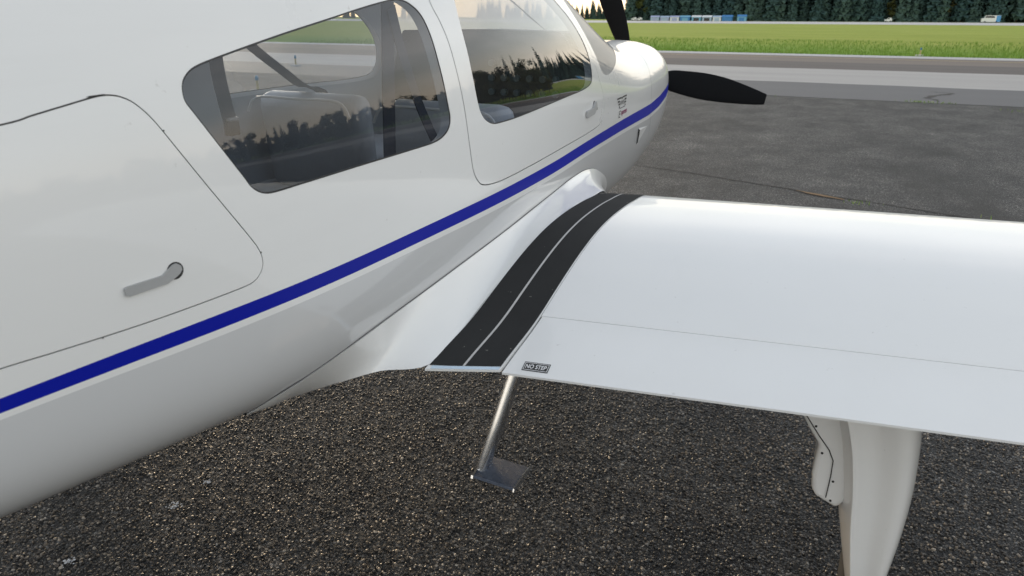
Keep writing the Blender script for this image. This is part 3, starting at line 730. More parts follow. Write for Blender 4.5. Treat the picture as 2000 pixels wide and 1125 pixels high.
for (x, z, r_) in [(.03+.055*i, 1.43-.055*j, .013) for i in range(6) for j in range(3)]:
    tube('instrument', [(x, 2.659, z), (x, 2.645, z)], r_, M_LCD, PANEL, 16)

def rounded(name, x0, x1, y0, y1, z0, z1, r_, mat, parent, rot=None):
    bm = bmesh.new(); bm_box(bm, x0, x1, y0, y1, z0, z1, r_)
    if rot: bmesh.ops.rotate(bm, verts=bm.verts, cent=Vector(((x0+x1)/2, y0, z0)), matrix=Matrix.Rotation(rot, 3, 'X'))
    return from_bm(name, bm, mat, parent, True)
for (x0, x1, yb) in ((.045, .475, 1.98), (-.49, -.06, 2.02), (.03, .46, 1.0), (-.46, -.03, 1.0)):
    top = 1.36 if yb > 1.5 else 1.24
    s_ = empty('seat', ((x0+x1)/2, yb, .93), plane)
    def loc(a): return a
    mx, my = (x0+x1)/2, yb
    rounded('seat_cushion', x0-mx, x1-mx, .02, .48, .08, .22, .045, M_SEAT, s_)
    rounded('backrest', x0-mx, x1-mx, -.10, .0, .10, top-.93, .045, M_SEAT, s_, R(6 if yb > 1.5 else 8))
    hw = (x1-x0)/2
    arc = [(-hw+.006, -.165, top-.93-.06), (-hw+.05, -.165, top-.93-.012), (0, -.165, top-.93-.010), (hw-.05, -.165, top-.93-.012), (hw-.006, -.165, top-.93-.06)]
    tube('piping', spline(arc, 5), .0045, M_PIPE, s_, 6)

def strap(name, pts, width, axis, parent, th=.0025, stitch=False):
    P = [Vector(p) for p in spline(pts, 6)]; ax = Vector(axis).normalized(); rings = []
    for i, p in enumerate(P):
        t = (P[min(i+1, len(P)-1)]-P[max(i-1, 0)]).normalized(); s = (ax-t*ax.dot(t)).normalized(); n_ = t.cross(s)
        rings.append([p+s*a*width/2+n_*b*th/2 for a, b in ((-1, -1), (1, -1), (1, 1), (-1, 1))])
    o = loft(name, rings, M_BELT, parent, smooth=False)
    return o
BA = (0, 1, 0)
b1 = strap('seat_belt', [(-.30, 1.585, 1.86), (-.30, 1.575, 1.6), (-.30, 1.572, 1.45), (-.29, 1.585, 1.30)], .050, BA, plane)
bm = bmesh.new(); bm_box(bm, -.014, .014, -.020, .020, -.022, .022, .005); bk = from_bm('buckle', bm, M_GAP, b1, True); bk.location = (-.29, 1.587, 1.292)
bm = bmesh.new(); bm_box(bm, -.012, .012, -.018, .018, -.005, .005, .002); bk = from_bm('buckle_tongue', bm, M_METAL, b1, True); bk.location = (-.285, 1.585, 1.318)
strap('seat_belt', [(-.30, 1.55, 1.64), (-.30, 1.71, 1.517), (-.30, 1.83, 1.44), (-.31, 1.93, 1.385), (-.32, 2.00, 1.372), (-.33, 2.06, 1.33), (-.34, 2.07, 1.15)], .045, (1, .25, 0), plane)
b3 = strap('shoulder_harness', [(.30, 1.56, 1.80), (.305, 1.548, 1.62), (.30, 1.542, 1.45), (.30, 1.53, 1.26), (.30, 1.515, 1.05)], .052, BA, plane)
strap('shoulder_harness', [(.31, 1.555, 1.62), (.305, 1.60, 1.52), (.30, 1.68, 1.38), (.30, 1.77, 1.25), (.30, 1.84, 1.12)], .034, BA, plane)

# door handles, keyhole, vent, logo
def on_side(name, outline, th, off, mat, parent, base=0.0):
    """small plate lying on the fuselage: outline in (y, z); th thick, lifted by off"""
    o2 = [(y, phi_of(y, z)) for y, z in outline]
    y = np.array([p[0] for p in o2]); ph = np.array([p[1] for p in o2]); n_ = len(o2)
    A = PT(y, ph, off); Bp = PT(y, ph, off+th)
    bm = bmesh.new(); va = [bm.verts.new(p) for p in A]; vb = [bm.verts.new(p) for p in Bp]
    bm.faces.new(vb); bm.faces.new(va[::-1])
    for i in range(n_): bm.faces.new((va[i], va[(i+1) % n_], vb[(i+1) % n_], vb[i]))
    return from_bm(name, bm, mat, parent)
def handle_shape(y0, z0, sc, dz=0.0):
    """lever: straight bar rising forward, cranked up to a round pivot"""
    pts = [(-.075, -.012), (-.071, -.0145), (-.016, -.0135), (-.004, -.009), (.004, -.005), (.0085, .0), (.0075, .006), (.002, .0105), (-.004, .010), (-.012, .005), (-.020, -.0005), (-.073, -.001), (-.0755, -.003)]
    return [(y0+a*sc, z0+b*sc) for a, b in pts]
def disc(y0, z0, r_, n_=20): return [(y0+r_*math.cos(k*2*math.pi/n_), z0+r_*math.sin(k*2*math.pi/n_)) for k in range(n_)]
h = empty('handle', parent=BAG_O)
on_side('pivot_recess', disc(.6545, 1.268, .0125), .0012, -.0002, M_GAP, h)
on_side('lever', handle_shape(.6545, 1.268, 1.0), .003, .0015, M_METAL, h)
h2 = empty('handle', parent=DOOR_O)
on_side('pivot_recess', disc(2.575, 1.292, .021), .0012, -.0002, M_GAP, h2)
on_side('lever', handle_shape(2.575, 1.292, 1.75), .007, .0015, M_METAL, h2)
on_side('keyhole', disc(2.612, 1.284, .007, 12), .0015, .0, M_GAP, DOOR_O)

def decal(name, V, F, y0, z0, wy, hz, mat, parent, slope=0.0, off=.0012):
    P = []
    mxx = V[:, 0].max(); mxy = V[:, 1].max()
    for a, b in V:
        y = y0+a/mxx*wy; z = z0+b/mxy*hz+slope*(a/mxx*wy)
        P.append(tuple(PT(y, phi_of(y, z), off)[0]))
    return mesh_obj(name, P, F, mat, parent)
def rects(rs):
    V = []; F = []
    for (x0, y0, x1, y1) in rs:
        i = len(V); V += [(x0, y0), (x1, y0), (x1, y1), (x0, y1)]; F.append((i, i+1, i+2, i+3))
    return np.array(V), F
# winged badge: bars stepping in on both sides of a small word plate
rs = [(0, .86, .42, 1.0), (.58, .86, 1.0, 1.0), (.44, .80, .56, .96), (.22, -.02, .78, .04)]
for k in range(3):
    rs.append((.05+.06*k, .58-.26*k, .24, .74-.26*k)); rs.append((.76, .58-.26*k, .95-.06*k, .74-.26*k))
V, F = rects(rs); V[:, 0] -= V[:, 0].min(); V[:, 1] -= V[:, 1].min()
logo = decal('logo_badge', V, F, 2.975, 1.236, .195, .046, M_BLACK, FUS)
V, F = text_mesh('EXPRESS'); decal('logo_word', V, F, 3.028, 1.250, .09, .016, M_BLACK, logo)
V, F = text_mesh('E', shear=.35); decal('logo_script', V, F, 3.000, 1.199, .045, .028, M_BLACK, logo)
V, F = text_mesh('xpress', True, .4); decal('logo_script', V, F, 3.045, 1.200, .125, .022, M_PURPLE, logo)
# triangular air outlet on the cowl side
va = PT([3.47, 3.72, 3.47, 3.46], [phi_of(3.47, 1.095), phi_of(3.72, 1.075), phi_of(3.47, 1.015), phi_of(3.46, 1.055)], .0008)
vb = PT([3.475, 3.47], [phi_of(3.475, 1.086), phi_of(3.47, 1.026)], .008)
mesh_obj('air_outlet', [tuple(va[0]), tuple(va[1]), tuple(va[2]), tuple(vb[0]), tuple(vb[1])], [(1, 0, 3), (1, 3, 4), (1, 4, 2)], M_WHITE, FUS)
mesh_obj('air_outlet_opening', [tuple(PT(3.468, phi_of(3.468, z), d)[0]) for z, d in ((1.092, .001), (1.086, .0072), (1.074, .0072), (1.070, .001))], [(0, 1, 2, 3)], M_GAP, FUS)

# tail
def foil_ring(le, te, th, n_=9):
    le, te, th = Vector(le), Vector(te), Vector(th); up = []; lo = []
    for k in range(n_+1):
        t = (1-math.cos(math.pi*k/n_))/2; h_ = 2.6*(.2969*math.sqrt(t)-.126*t-.3516*t*t+.2843*t**3-.1015*t**4)*2
        p = le.lerp(te, t); up.append(p+th*h_); lo.append(p-th*h_)
    return up+lo[-2:0:-1]
loft('fin', [foil_ring((0, -2.2, 1.45), (0, -3.25, 1.40), (.05, 0, 0)), foil_ring((0, -2.75, 2.45), (0, -3.35, 2.45), (.03, 0, 0))], M_WHITE, plane)
for s in (1, -1):
    loft('tailplane', [foil_ring((s*.05, -2.35, 1.38), (s*.05, -3.1, 1.38), (0, 0, .045)), foil_ring((s*1.55, -2.6, 1.40), (s*1.55, -3.1, 1.40), (0, 0, .03))], M_WHITE, plane)

# ------------------------------------------------------------------ wings
UP = [(1.236,.891),(1.30,.903),(1.40,.919),(1.473,.936),(1.56,.962),(1.673,.994),(1.78,1.019),(1.884,1.036),(2.0,1.045),(2.144,1.046),(2.25,1.041),(2.32,1.037),(2.38,1.029),(2.425,1.013),(2.455,.988),(2.468,.955)]
LO = [(2.468,.955),(2.458,.920),(2.42,.892),(2.34,.868),(2.2,.852),(2.0,.845),(1.8,.846),(1.6,.856),(1.45,.868),(1.3,.880),(1.236,.886)]
WK = .95
def WS(p, k=WK): return (1.36+(p[0]-1.36)*k, p[1]*k, 1.6+(p[2]-1.6)*k)     # section table -> place on the aircraft
UPA = np.array([tuple(v) for v in spline(UP, 6)]); LOA = np.array([tuple(v) for v in spline(LO, 6)])
def chord(X):
    te = 1.236+.083*(X-.755) if X >= .755 else 1.236-.34*(.755-X)
    le = 2.468-.004*(X-.755)-(.10*max(0, X-3.0)**2)
    return te, le
def wz(X): return .043*(X-.755)
def wpt(X, y0, z0):
    te, le = chord(X); k = (le-te)/(2.468-1.236)
    t = (y0-1.236)/(2.468-1.236)
    return (X, te+t*(le-te), .886+(z0-.886)*(k if X > .755 else 1)+wz(X))
def up_at(X, y):
    """height of the upper skin at spanwise X, station y"""
    te, le = chord(X); k = (le-te)/1.232; y0 = 1.236+(y-te)/(le-te)*1.232
    return .886+(float(np.interp(y0, UPA[:, 0], UPA[:, 1]))-.886)*(k if X > .755 else 1)+wz(X)
HINGE = 1.459
def section(X, part):
    if part == 'full': U = UPA; Lw = LOA[1:]
    else:
        hu = float(np.interp(HINGE, UPA[:, 0], UPA[:, 1])); hl = float(np.interp(HINGE, LOA[::-1, 0], LOA[::-1, 1]))
        if part == 'box':
            U = np.vstack([[HINGE+.0018, hu-.012], [HINGE+.0018, hu-.0006], [HINGE+.0026, hu], UPA[UPA[:, 0] > HINGE+.012]]); Lw = np.vstack([LOA[1:][LOA[1:, 0] > HINGE+.01], [HINGE+.004, hl]])
        else:
            U = np.vstack([UPA[UPA[:, 0] < HINGE-.005], [HINGE-.0022, hu-.0002], [HINGE-.0015, hu-.0008], [HINGE-.0015, hu-.014]]); Lw = np.vstack([[HINGE-.002, hl+.002], LOA[LOA[:, 0] < HINGE-.01]])
            U = U-np.stack([0*U[:, 0], .0045*np.clip((HINGE-U[:, 0])/.2, 0, 1)], 1); Lw = Lw-np.stack([0*Lw[:, 0], .0045*np.clip((HINGE-Lw[:, 0])/.2, 0, 1)], 1)
    return [WS(wpt(X, *p)) for p in U]+[WS(wpt(X, *p)) for p in Lw]
def span(a, b, st): return list(np.linspace(a, b, max(2, int(round((b-a)/st))+1)))
for s in (1, -1):
    def mir(rings): return [[(p[0]*s, p[1], p[2]) for p in r_] for r_ in rings]
    W = loft('wing', mir([section(X, 'box') for X in span(.757, 4.4, .12)]+[section(4.55, 'box')]), M_WHITE, plane)
    loft('wing_root', mir([section(X, 'full') for X in span(.60, .7555, .02)]), M_WHITE, W)
    FL_ = loft('flap', mir([section(X, 'flap') for X in span(.7605, 2.9, .12)]), M_WHITE, W)
    loft('aileron', mir([section(X, 'flap') for X in span(2.906, 4.4, .15)]), M_WHITE, W)
    if s == 1: WING, FLAP = W, FL_
    if s == 1:
        # dark strip standing for the shade down the hinge gap
        V = [(X, chord(X)[0]+(HINGE+.001-1.236)*(chord(X)[1]-chord(X)[0])/1.232+d, up_at(X, chord(X)[0]+(HINGE-1.236)*(chord(X)[1]-chord(X)[0])/1.232)-.0045) for X in span(.757, 4.3, .3) for d in (-.006, .006)]
        V = [WS(p) for p in V]
        mesh_obj('hinge_gap_shade', V, [(2*i, 2*i+1, 2*i+3, 2*i+2) for i in range(len(V)//2-1)], M_GAP, W)

# wing-root fillet flowing back along the fuselage and round the leading edge
JOINT = [(0.8065,-0.7428),(0.8408,-0.631),(0.9041,-0.5704),(1.0157,-0.4824),(1.1444,-0.4118),(1.3248,-0.341),(1.4968,-0.2858),(1.7137,-0.2332),(1.9125,-0.1959),(2.1702,-0.1686),(2.3006,-0.1664),(2.4469,-0.1776),(2.5953,-0.2172),(2.7392,-0.2991),(2.8856,-0.4086),(3.0,-0.5517),(3.03,-.70)]
EDGE = [(.462,.806,.936),(.455,.870,.917),WS((.452,.930,.905), .995),WS((.478,1.034,.892), .98),WS((.525,1.124,.890), .965)]+[WS((.601, y, up_at(.60, y)+.0006)) for y in (1.20,1.36,1.54,1.76,1.98,2.16,2.28)]+[WS(p) for p in ((.601,2.375,1.030),(.601,2.425,1.013),(.601,2.455,.988),(.601,2.468,.955),(.601,2.455,.915))]
JP = [tuple(PT(y, p, .0035)[0]) for y, p in JOINT]
J = spline(JP, 6); Ed = spline(EDGE, 6); nb_ = 14
for s in (1, -1):
    V = []; F = []
    for i, (a, b) in enumerate(zip(J, Ed)):
        a, b = np.array(a), np.array(b)
        q = min(1, max(0, (a[1]-1.95)/.45)); q = q*q*(3-2*q); k = np.array([a[0]+(.50-.26*q)*(b[0]-a[0]), (a[1]+b[1])/2, b[2]+(.30-.17*q)*(a[2]-b[2])])
        V.append((a[0]-.004, a[1], a[2]-.001))       # rim thickness
        for j in range(nb_+1):
            t = j/nb_; p = a*(1-t)**2+2*t*(1-t)*k+b*t*t; V.append(tuple(p))
        V.append((b[0]-.05, b[1]+.02, b[2]-.012)); V.append((.30, b[1]+.06, b[2]-.05))
    V = [(p[0]*s, p[1], p[2]) for p in V]; m_ = nb_+4
    for i in range(len(J)-1):
        for j in range(m_-1): F.append((i*m_+j, i*m_+j+1, (i+1)*m_+j+1, (i+1)*m_+j))
    bm = bmesh.new(); vs = [bm.verts.new(p) for p in V]
    for f in F: bm.faces.new([vs[i] for i in f])
    bmesh.ops.recalc_face_normals(bm, faces=bm.faces)
    for e_ in bm.edges:
        if len(e_.link_faces) == 2 and e_.calc_face_angle(0) > R(40): e_.smooth = False
    from_bm('wing_fillet', bm, M_WHITE, plane, True)
    jo = [tuple(np.array(PT(y, p, .0012)[0])*[s, 1, 1]+np.array([0, 0, .0008])) for y, p in spline(JOINT, 6)]
    tube('fillet_seam', jo, .0008, M_SEAM, FUS, 5)

# walkway strips, line and tape lying on the wing root
def on_wing(name, x0, x1, y0f, y1f, mat, parent, off=.0012, nx=4, ny=60):
    V = []; F = []
    for i in range(ny+1):
        for j in range(nx+1):
            X = x0+(x1-x0)*j/nx; ya, yb = y0f(X), y1f(X); y = ya+(yb-ya)*i/ny
            V.append(WS((X, y, up_at(X, y)+off)))
    for i in range(ny):
        for j in range(nx): F.append((i*(nx+1)+j, i*(nx+1)+j+1, (i+1)*(nx+1)+j+1, (i+1)*(nx+1)+j))
    return mesh_obj(name, V, F, mat, parent, True)
te_f = lambda X: chord(X)[0]+.012+.05*max(0, .64-X)
le_f = lambda X: 2.345+.035*math.sin(min(1, max(0, (X-.595)/.08))*math.pi/2)
on_wing('walkway_strip', .603, .6728, te_f, lambda X: 2.335+.05*math.sin(max(0, (X-.60)/.075)*math.pi/2), M_WALK, WING)
on_wing('walkway_line', .6730, .6782, te_f, lambda X: 2.385, M_WLINE, WING)
on_wing('walkway_strip', .6784, .7525, te_f, lambda X: 2.36+.03*math.sin((X-.6795)/.073*math.pi*.5), M_WALK, WING)
on_wing('edge_tape', .61, .7525, lambda X: chord(X)[0]+.0012, lambda X: te_f(X)-.0006, M_TAPE, WING, .0006, 8, 3)
# placard
def FD(X, y): return .0045*min(1, max(0, (HINGE-(1.236+(y-chord(X)[0])/(chord(X)[1]-chord(X)[0])*1.232))/.2))
pl = empty('no_step_placard', parent=FLAP)
PO = np.array([.797, 1.2555]); ux = np.array([.0585, .0045]); uy = np.array([-.0035, .0300])
def plac(name, rs, mat, off):
    V = []; F = []
    for (x0, y0, x1, y1) in rs:
        i = len(V)
        for a, b in ((x0, y0), (x1, y0), (x1, y1), (x0, y1)):
            q = PO+ux*a+uy*b; V.append(WS((q[0], q[1], up_at(q[0], q[1])-FD(q[0], q[1])+off)))
        F.append((i, i+1, i+2, i+3))
    return mesh_obj(name, V, F, mat, pl)
plac('placard_plate', [(0, 0, 1, 1)], M_BLACK, .0006)
fr = .035
plac('placard_border', [(.035, .09, .965, .14), (.035, .86, .965, .91), (.035, .14, .055, .86), (.945, .14, .965, .86)], M_PRINTW, .0010)
V, F = text_mesh('NO STEP', True); V = V/V.max(0)
Q = [PO+ux*(.10+.80*a)+uy*(.27+.46*b) for a, b in V]
mesh_obj('lettering', [WS((q[0], q[1], up_at(q[0], q[1])-FD(q[0], q[1])+.0011)) for q in Q], F, M_PRINTW, pl)

# boarding step
sp_ = empty('boarding_step', parent=plane)
rings = []
for (x, y, z, a, b) in ((.555, 1.538, .385, .019, .030), (.560, 1.542, .42, .019, .030), (.589, 1.585, .55, .020, .030), (.621, 1.632, .70, .0205, .030), (.671, 1.705, .94, .021, .030)):
    rings.append([(x+a*math.cos(q), y+b*math.sin(q), z) for q in (2*math.pi*k/20 for k in range(20))])
loft('strut', rings, M_CHROME, sp_)
PADY = [(-.053, -.004), (-.050, .004), (-.02, .0075), (.02, .0095), (.048, .010), (.053, .004), (.046, -.007), (.0, -.011), (-.045, -.010)]
def pad(name, xs, sc, mat, dz=0.0):
    return loft(name, [[(x, 1.540+a*sc, .395+b*sc+dz-.04*(x-.55)) for a, b in PADY] for x in xs], mat, sp_, smooth=True)
pad('step_pad', (.550, .672), 1.0, M_PAD)
pad('end_cap', (.6725, .6765), 1.08, M_CHROME)
pad('end_cap', (.543, .5495), 1.08, M_CHROME)

# main gear fairings and wheels
GS = [(0, .13), (.03, .07), (.10, .030), (.19, -.006), (.225, -.010), (.30, -.004), (.5, .008), (.76, .000), (.90, .016), (.985, .07), (1.0, .16), (.93, .30), (.75, .41), (.5, .45), (.25, .41), (.07, .28)]
GZ = [(.96, 1.350, 1.590, 1.550), (.88, 1.370, 1.590, 1.545), (.80, 1.405, 1.597, 1.532), (.72, 1.432, 1.606, 1.528), (.62, 1.452, 1.612, 1.530), (.52, 1.466, 1.611, 1.535), (.42, 1.486, 1.605, 1.545), (.32, 1.508, 1.597, 1.560), (.22, 1.530, 1.592, 1.58), (.14, 1.552, 1.590, 1.61), (.10, 1.562, 1.588, 1.64)]
GP = [(1.345, .945), (1.352, .765), (1.378, .722), (1.402, .690), (1.400, .662), (1.398, .615), (1.402, .575), (1.410, .555), (1.432, .545), (1.462, .533), (1.480, .56), (1.480, .945)]
for s in (1, -1):
    g_ = empty('main_gear', (0, 0, 0), plane)
    zs = spline([tuple(map(float, q)) for q in GZ], 5)
    sec = spline(GS, 4, True)
    G = loft('leg_fairing', [[(s*(x0+(x1-x0)*f[0]), y0+f[1], z) for f in sec] for z, x0, x1, y0 in zs], M_WHITE, g_)
    D = loft('gear_door', [[(s*x, y, z) for x, z in GP] for y in (1.566, 1.60, 1.70)], M_WHITE, g_, smooth=True)
    bv = D.modifiers.new('bevel', 'BEVEL'); bv.width = .012; bv.segments = 4; bv.limit_method = 'ANGLE'
    tube('door_edge', [(s*1.352, 1.5645, .80), (s*1.365, 1.5645, .762), (s*1.40, 1.564, .715), (s*1.425, 1.5635, .685), (s*1.437, 1.563, .66), (s*1.438, 1.5625, .62), (s*1.436, 1.5625, .56)], .0012, M_GAP, D, 5)
    for (x, z) in ((1.412, .672), (1.445, .605), (1.447, .553), (1.390, .737)):
        tube('screw', [(s*x, 1.573, z), (s*x, 1.5645, z)], .0028, M_GAP, D, 10)
    tube('tyre', [(s*1.52, 1.78, .17), (s*1.535, 1.78, .17), (s*1.60, 1.78, .17), (s*1.615, 1.78, .17)], [.15, .17, .17, .15], M_TYRE, g_, 28)
ng = empty('nose_gear', parent=plane)
tube('leg', [(0, 3.75, .80), (0, 3.95, .22)], .035, M_WHITE, ng, 14)
tube('tyre', [(-.06, 3.97, .16), (-.045, 3.97, .16), (.045, 3.97, .16), (.06, 3.97, .16)], [.14, .16, .16, .14], M_TYRE, ng, 24)

# propeller and spinner
pr = empty('propeller', (0, 4.80, 1.255), plane)
loft('spinner', [[(r_*math.cos(q), y, r_*math.sin(q)) for q in (2*math.pi*k/32 for k in range(32))] for r_, y in ((.155, -.035), (.155, .05), (.145, .12), (.115, .20), (.07, .26), (.02, .29))], M_WHITE, pr)
BLD = [(.10, .028, -.030, 34), (.16, .030, -.045, 32), (.24, .066, -.066, 28), (.34, .078, -.078, 24), (.46, .084, -.084, 20), (.58, .078, -.078, 17), (.68, .062, -.068, 15), (.76, .046, -.058, 14), (.83, .030, -.046, 13), (.858, .022, -.038, 13)]
for ang in (-8.0, 112.0, 232.0):
    rings = []
    for (r_, up_, lo_, tw) in [tuple(v) for v in spline(BLD, 4)]:
        ring = []; c_ = up_-lo_
        for k in range(14):
            q = 2*math.pi*k/14; w_ = (up_+lo_)/2+c_/2*math.cos(q); t_ = .045*c_*math.sin(q)+.02*math.exp(-r_*9)*math.sin(q)
            ring.append((r_, t_*math.cos(R(tw))+w_*math.sin(R(tw)), w_*math.cos(R(tw))-t_*math.sin(R(tw))))
        ca, sa = math.cos(R(ang)), math.sin(R(ang))
        rings.append([(x*ca-z*sa, y, x*sa+z*ca) for x, y, z in ring])
    loft('blade', rings, M_PROP, pr)

# ------------------------------------------------------------------ far side of the airfield
# taxiway edge lights
M_LB = pbr('blue_lens', (0.04, 0.20, 0.32), 0.25, coat=0.5)
M_LY = pbr('light_stem_yellow', (0.42, 0.34, 0.16), 0.6)
M_CONC = pbr('light_base_concrete', (0.42, 0.41, 0.39), 0.85, var=0.15, vscale=20)
for (x, y, lab) in ((3.7, 39.6, 'small blue taxiway light at the grass edge, far right of the nose'), (-11.0, 12.8, 'small blue taxiway light on a pale base, seen through the rear side window'), (-16.3, 20.2, 'distant blue taxiway light behind the diagonal seat belt in the rear side window')):
    t = tag(empty('taxiway_light', (x, y, -0.02)), lab, 'taxiway light', 'blue taxiway lights')
    loft('base', [[(r_*math.cos(q), r_*math.sin(q), z) for q in (2*math.pi*k/20 for k in range(20))] for r_, z in ((.20, 0), (.20, .03), (.17, .05))], M_CONC, t)
    tube('stem', [(0, 0, .06), (0, 0, .265)], [.032, .026], M_LY, t)
    loft('lens', [[(r_*math.cos(q), r_*math.sin(q), z) for q in (2*math.pi*k/16 for k in range(16))] for r_, z in ((.035, .26), (.042, .28), (.04, .33), (.026, .36), (.006, .37))], M_LB, t)

# conifers
M_BARK = pbr('conifer_bark', (0.085, 0.065, 0.05), 0.95, var=0.3, vscale=5)
def foliage(name, a, b):
    m = bpy.data.materials.new(name); m.use_nodes = True
    n, l = m.node_tree.nodes, m.node_tree.links; B = n['Principled BSDF']
    oi = n.new('ShaderNodeObjectInfo'); tc = n.new('ShaderNodeTexCoord')
    no = n.new('ShaderNodeTexNoise'); no.inputs['Scale'].default_value = 0.6; l.new(tc.outputs['Object'], no.inputs['Vector'])
    ad = n.new('ShaderNodeMath'); ad.operation = 'MULTIPLY_ADD'; ad.inputs[1].default_value = 0.6; l.new(oi.outputs['Random'], ad.inputs[0])
    mu = n.new('ShaderNodeMath'); mu.operation = 'MULTIPLY'; mu.inputs[1].default_value = 0.5; l.new(no.outputs['Fac'], mu.inputs[0]); l.new(mu.outputs[0], ad.inputs[2])
    r_ = ramp(n, [(0.1, a), (0.9, b)]); l.new(ad.outputs[0], r_.inputs['Fac']); l.new(r_.outputs['Color'], B.inputs['Base Color'])
    B.inputs['Roughness'].default_value = 0.9; B.inputs['Specular IOR Level'].default_value = 0.1
    return m
M_NEEDLE = foliage('hazed_conifer_needles', (0.038, 0.078, 0.078), (0.080, 0.130, 0.105))  # paler, bluer needles carry the distance haze in their colour
M_LEAF = foliage('deciduous_leaves', (0.05, 0.065, 0.02), (0.12, 0.11, 0.04))
def conifer_mesh(H, rad, base, seed, n_lay=26):
    r_ = random.Random(seed); V = []; F = []
    for i in range(n_lay):
        t = i/(n_lay-1); z = base+(H-base)*t; rr = rad*(1-t)**.75*r_.uniform(.75, 1.1)+.15
        nb = max(6, int(15*(1-t)+6))
        for k in range(nb):
            a = 2*math.pi*(k+r_.random())/nb; ln = rr*r_.uniform(.6, 1.15); dz = -ln*r_.uniform(.15, .45)
            ca, sa = math.cos(a), math.sin(a); w = ln*r_.uniform(.28, .42); i0 = len(V)
            for (q, ww, d) in ((.05, .2, .0), (.45, 1.0, .35), (.8, .7, .75), (1.0, .08, 1.0)):
                cx, cy, cz = ca*ln*q, sa*ln*q, z+dz*d+r_.uniform(-.1, .1)
                V.append((cx-sa*w*ww, cy+ca*w*ww, cz-.25*w*r_.random())); V.append((cx+sa*w*ww, cy-ca*w*ww, cz-.25*w*r_.random()))
            for j in range(3): F.append((i0+2*j, i0+2*j+1, i0+2*j+3, i0+2*j+2))
            # hanging sprays
            for j in (2, 4):
                i1 = len(V); p = V[i0+j]; p2 = V[i0+j+1]
                V += [p, p2, ((p[0]+p2[0])/2, (p[1]+p2[1])/2, p[2]-ln*r_.uniform(.25, .5))]; F.append((i1, i1+1, i1+2))
    me = bpy.data.meshes.new('crown'); me.from_pydata(V, [], F); me.materials.append(M_NEEDLE); return me
def broad_mesh(H, rad, base, seed):
    r_ = random.Random(seed); V = []; F = []
    cl = [(r_.gauss(0, rad*.42), r_.gauss(0, rad*.42), base+(H-base)*r_.uniform(.15, .95), rad*r_.uniform(.22, .42)) for _ in range(22)]
    for (cx, cy, cz, cr) in cl:
        for _ in range(60):
            d = Vector((r_.gauss(0, 1), r_.gauss(0, 1), r_.gauss(0, 1))).normalized()*cr*r_.uniform(.5, 1.1); p = Vector((cx, cy, cz))+d
            u = Vector((r_.gauss(0, 1), r_.gauss(0, 1), r_.gauss(0, 1))).normalized(); w = u.orthogonal().normalized(); s_ = .45*r_.uniform(.6, 1.3); i0 = len(V)
            V += [tuple(p+u*s_), tuple(p+w*s_*.7), tuple(p-u*s_), tuple(p-w*s_*.7)]; F.append((i0, i0+1, i0+2, i0+3))
    me = bpy.data.meshes.new('crown'); me.from_pydata(V, [], F); me.materials.append(M_LEAF); return me
def trunk_mesh(H, r_b):
    V = []; F = []; n_ = 8
    for i, (t, r_) in enumerate(((0, 1.25), (.06, 1), (.4, .75), (.75, .4), (.96, .08))):
        for k in range(n_): V.append((math.cos(k*2*math.pi/n_)*r_b*r_+.15*math.sin(t*5), math.sin(k*2*math.pi/n_)*r_b*r_, H*t))
        if i: F += [((i-1)*n_+k, (i-1)*n_+(k+1) % n_, i*n_+(k+1) % n_, i*n_+k) for k in range(n_)]
    me = bpy.data.meshes.new('trunk'); me.from_pydata(V, [], F); me.materials.append(M_BARK); return me
CON = [(conifer_mesh(h_, r_, b_, 10+i), trunk_mesh(h_, .32)) for i, (h_, r_, b_) in enumerate(((24, 4.4, .8), (27, 4.8, 2.0), (21, 4.2, .6), (29, 4.8, 3.0), (18, 4.4, .4)))]
BRO = [(broad_mesh(h_, r_, b_, 40+i), trunk_mesh(h_*.8, .28)) for i, (h_, r_, b_) in enumerate(((15, 4.8, 2.5), (12, 4.2, 1.8)))]
tcount = 0
def tree(x, y, pair, sc, label, group, cat='tree', name='tree'):
    t = tag(empty(name, (x, y, -.06)), label, cat, group)
    t.scale = (sc*rng.uniform(.9, 1.1), sc*rng.uniform(.9, 1.1), sc); t.rotation_euler = (0, 0, rng.uniform(0, 6.28))
    for nm, me in (('crown', pair[0]), ('trunk', pair[1])): link(bpy.data.objects.new(nm, me), t)
# the wood beyond the runway
LW = 'dark tree in the wood beyond the runway'
for row, (yy, sp_t) in enumerate(((430, 5.0), (436, 5.0), (443, 5.2), (452, 5.6))):
    x = -124.0
    while x < 140:
        tree(x+rng.uniform(-1.2, 1.2), yy+rng.uniform(-3, 3), rng.choice(CON) if rng.random() > (.16 if row == 0 else 0) else rng.choice(BRO), rng.uniform(.95, 1.4), LW, 'tree line beyond the runway')
        x += sp_t*rng.uniform(.75, 1.3)
x = -330.0
while x < -110:
    tree(x, 640+rng.uniform(-18, 18), rng.choice(CON[:3]+CON[4:]), rng.uniform(.56, .74), 'low distant conifer left of the dark wood, behind the propeller blade', 'distant tree line behind the propeller')
    x += 2.1*rng.uniform(.7, 1.3)
x = -640.0
while x < -330:
    tree(x, 560+rng.uniform(-15, 15), rng.choice(CON[:3]), rng.uniform(.6, .85), 'distant conifer glimpsed through the cabin windows', 'tree line seen through the cabin')
    x += 8.5*rng.uniform(.8, 1.3)
# woods off to the right, mirrored in the side windows
for (az, dist, sc) in [(R(13+.62*k+rng.uniform(-.3, .3)), rng.uniform(62, 84), rng.uniform(.20, .34)*(1.15 if k < 22 else .8)) for k in range(104)]:
    kind = rng.random()
    tree(1.4+dist*math.sin(az), dist*math.cos(az), rng.choice(BRO) if kind < .55 else rng.choice(CON), sc*(1.45 if kind < .55 else 1.0), 'young tree of the thicket right of the frame, mirrored in the side windows', 'near thicket mirrored in the windows', name='thicket_tree')

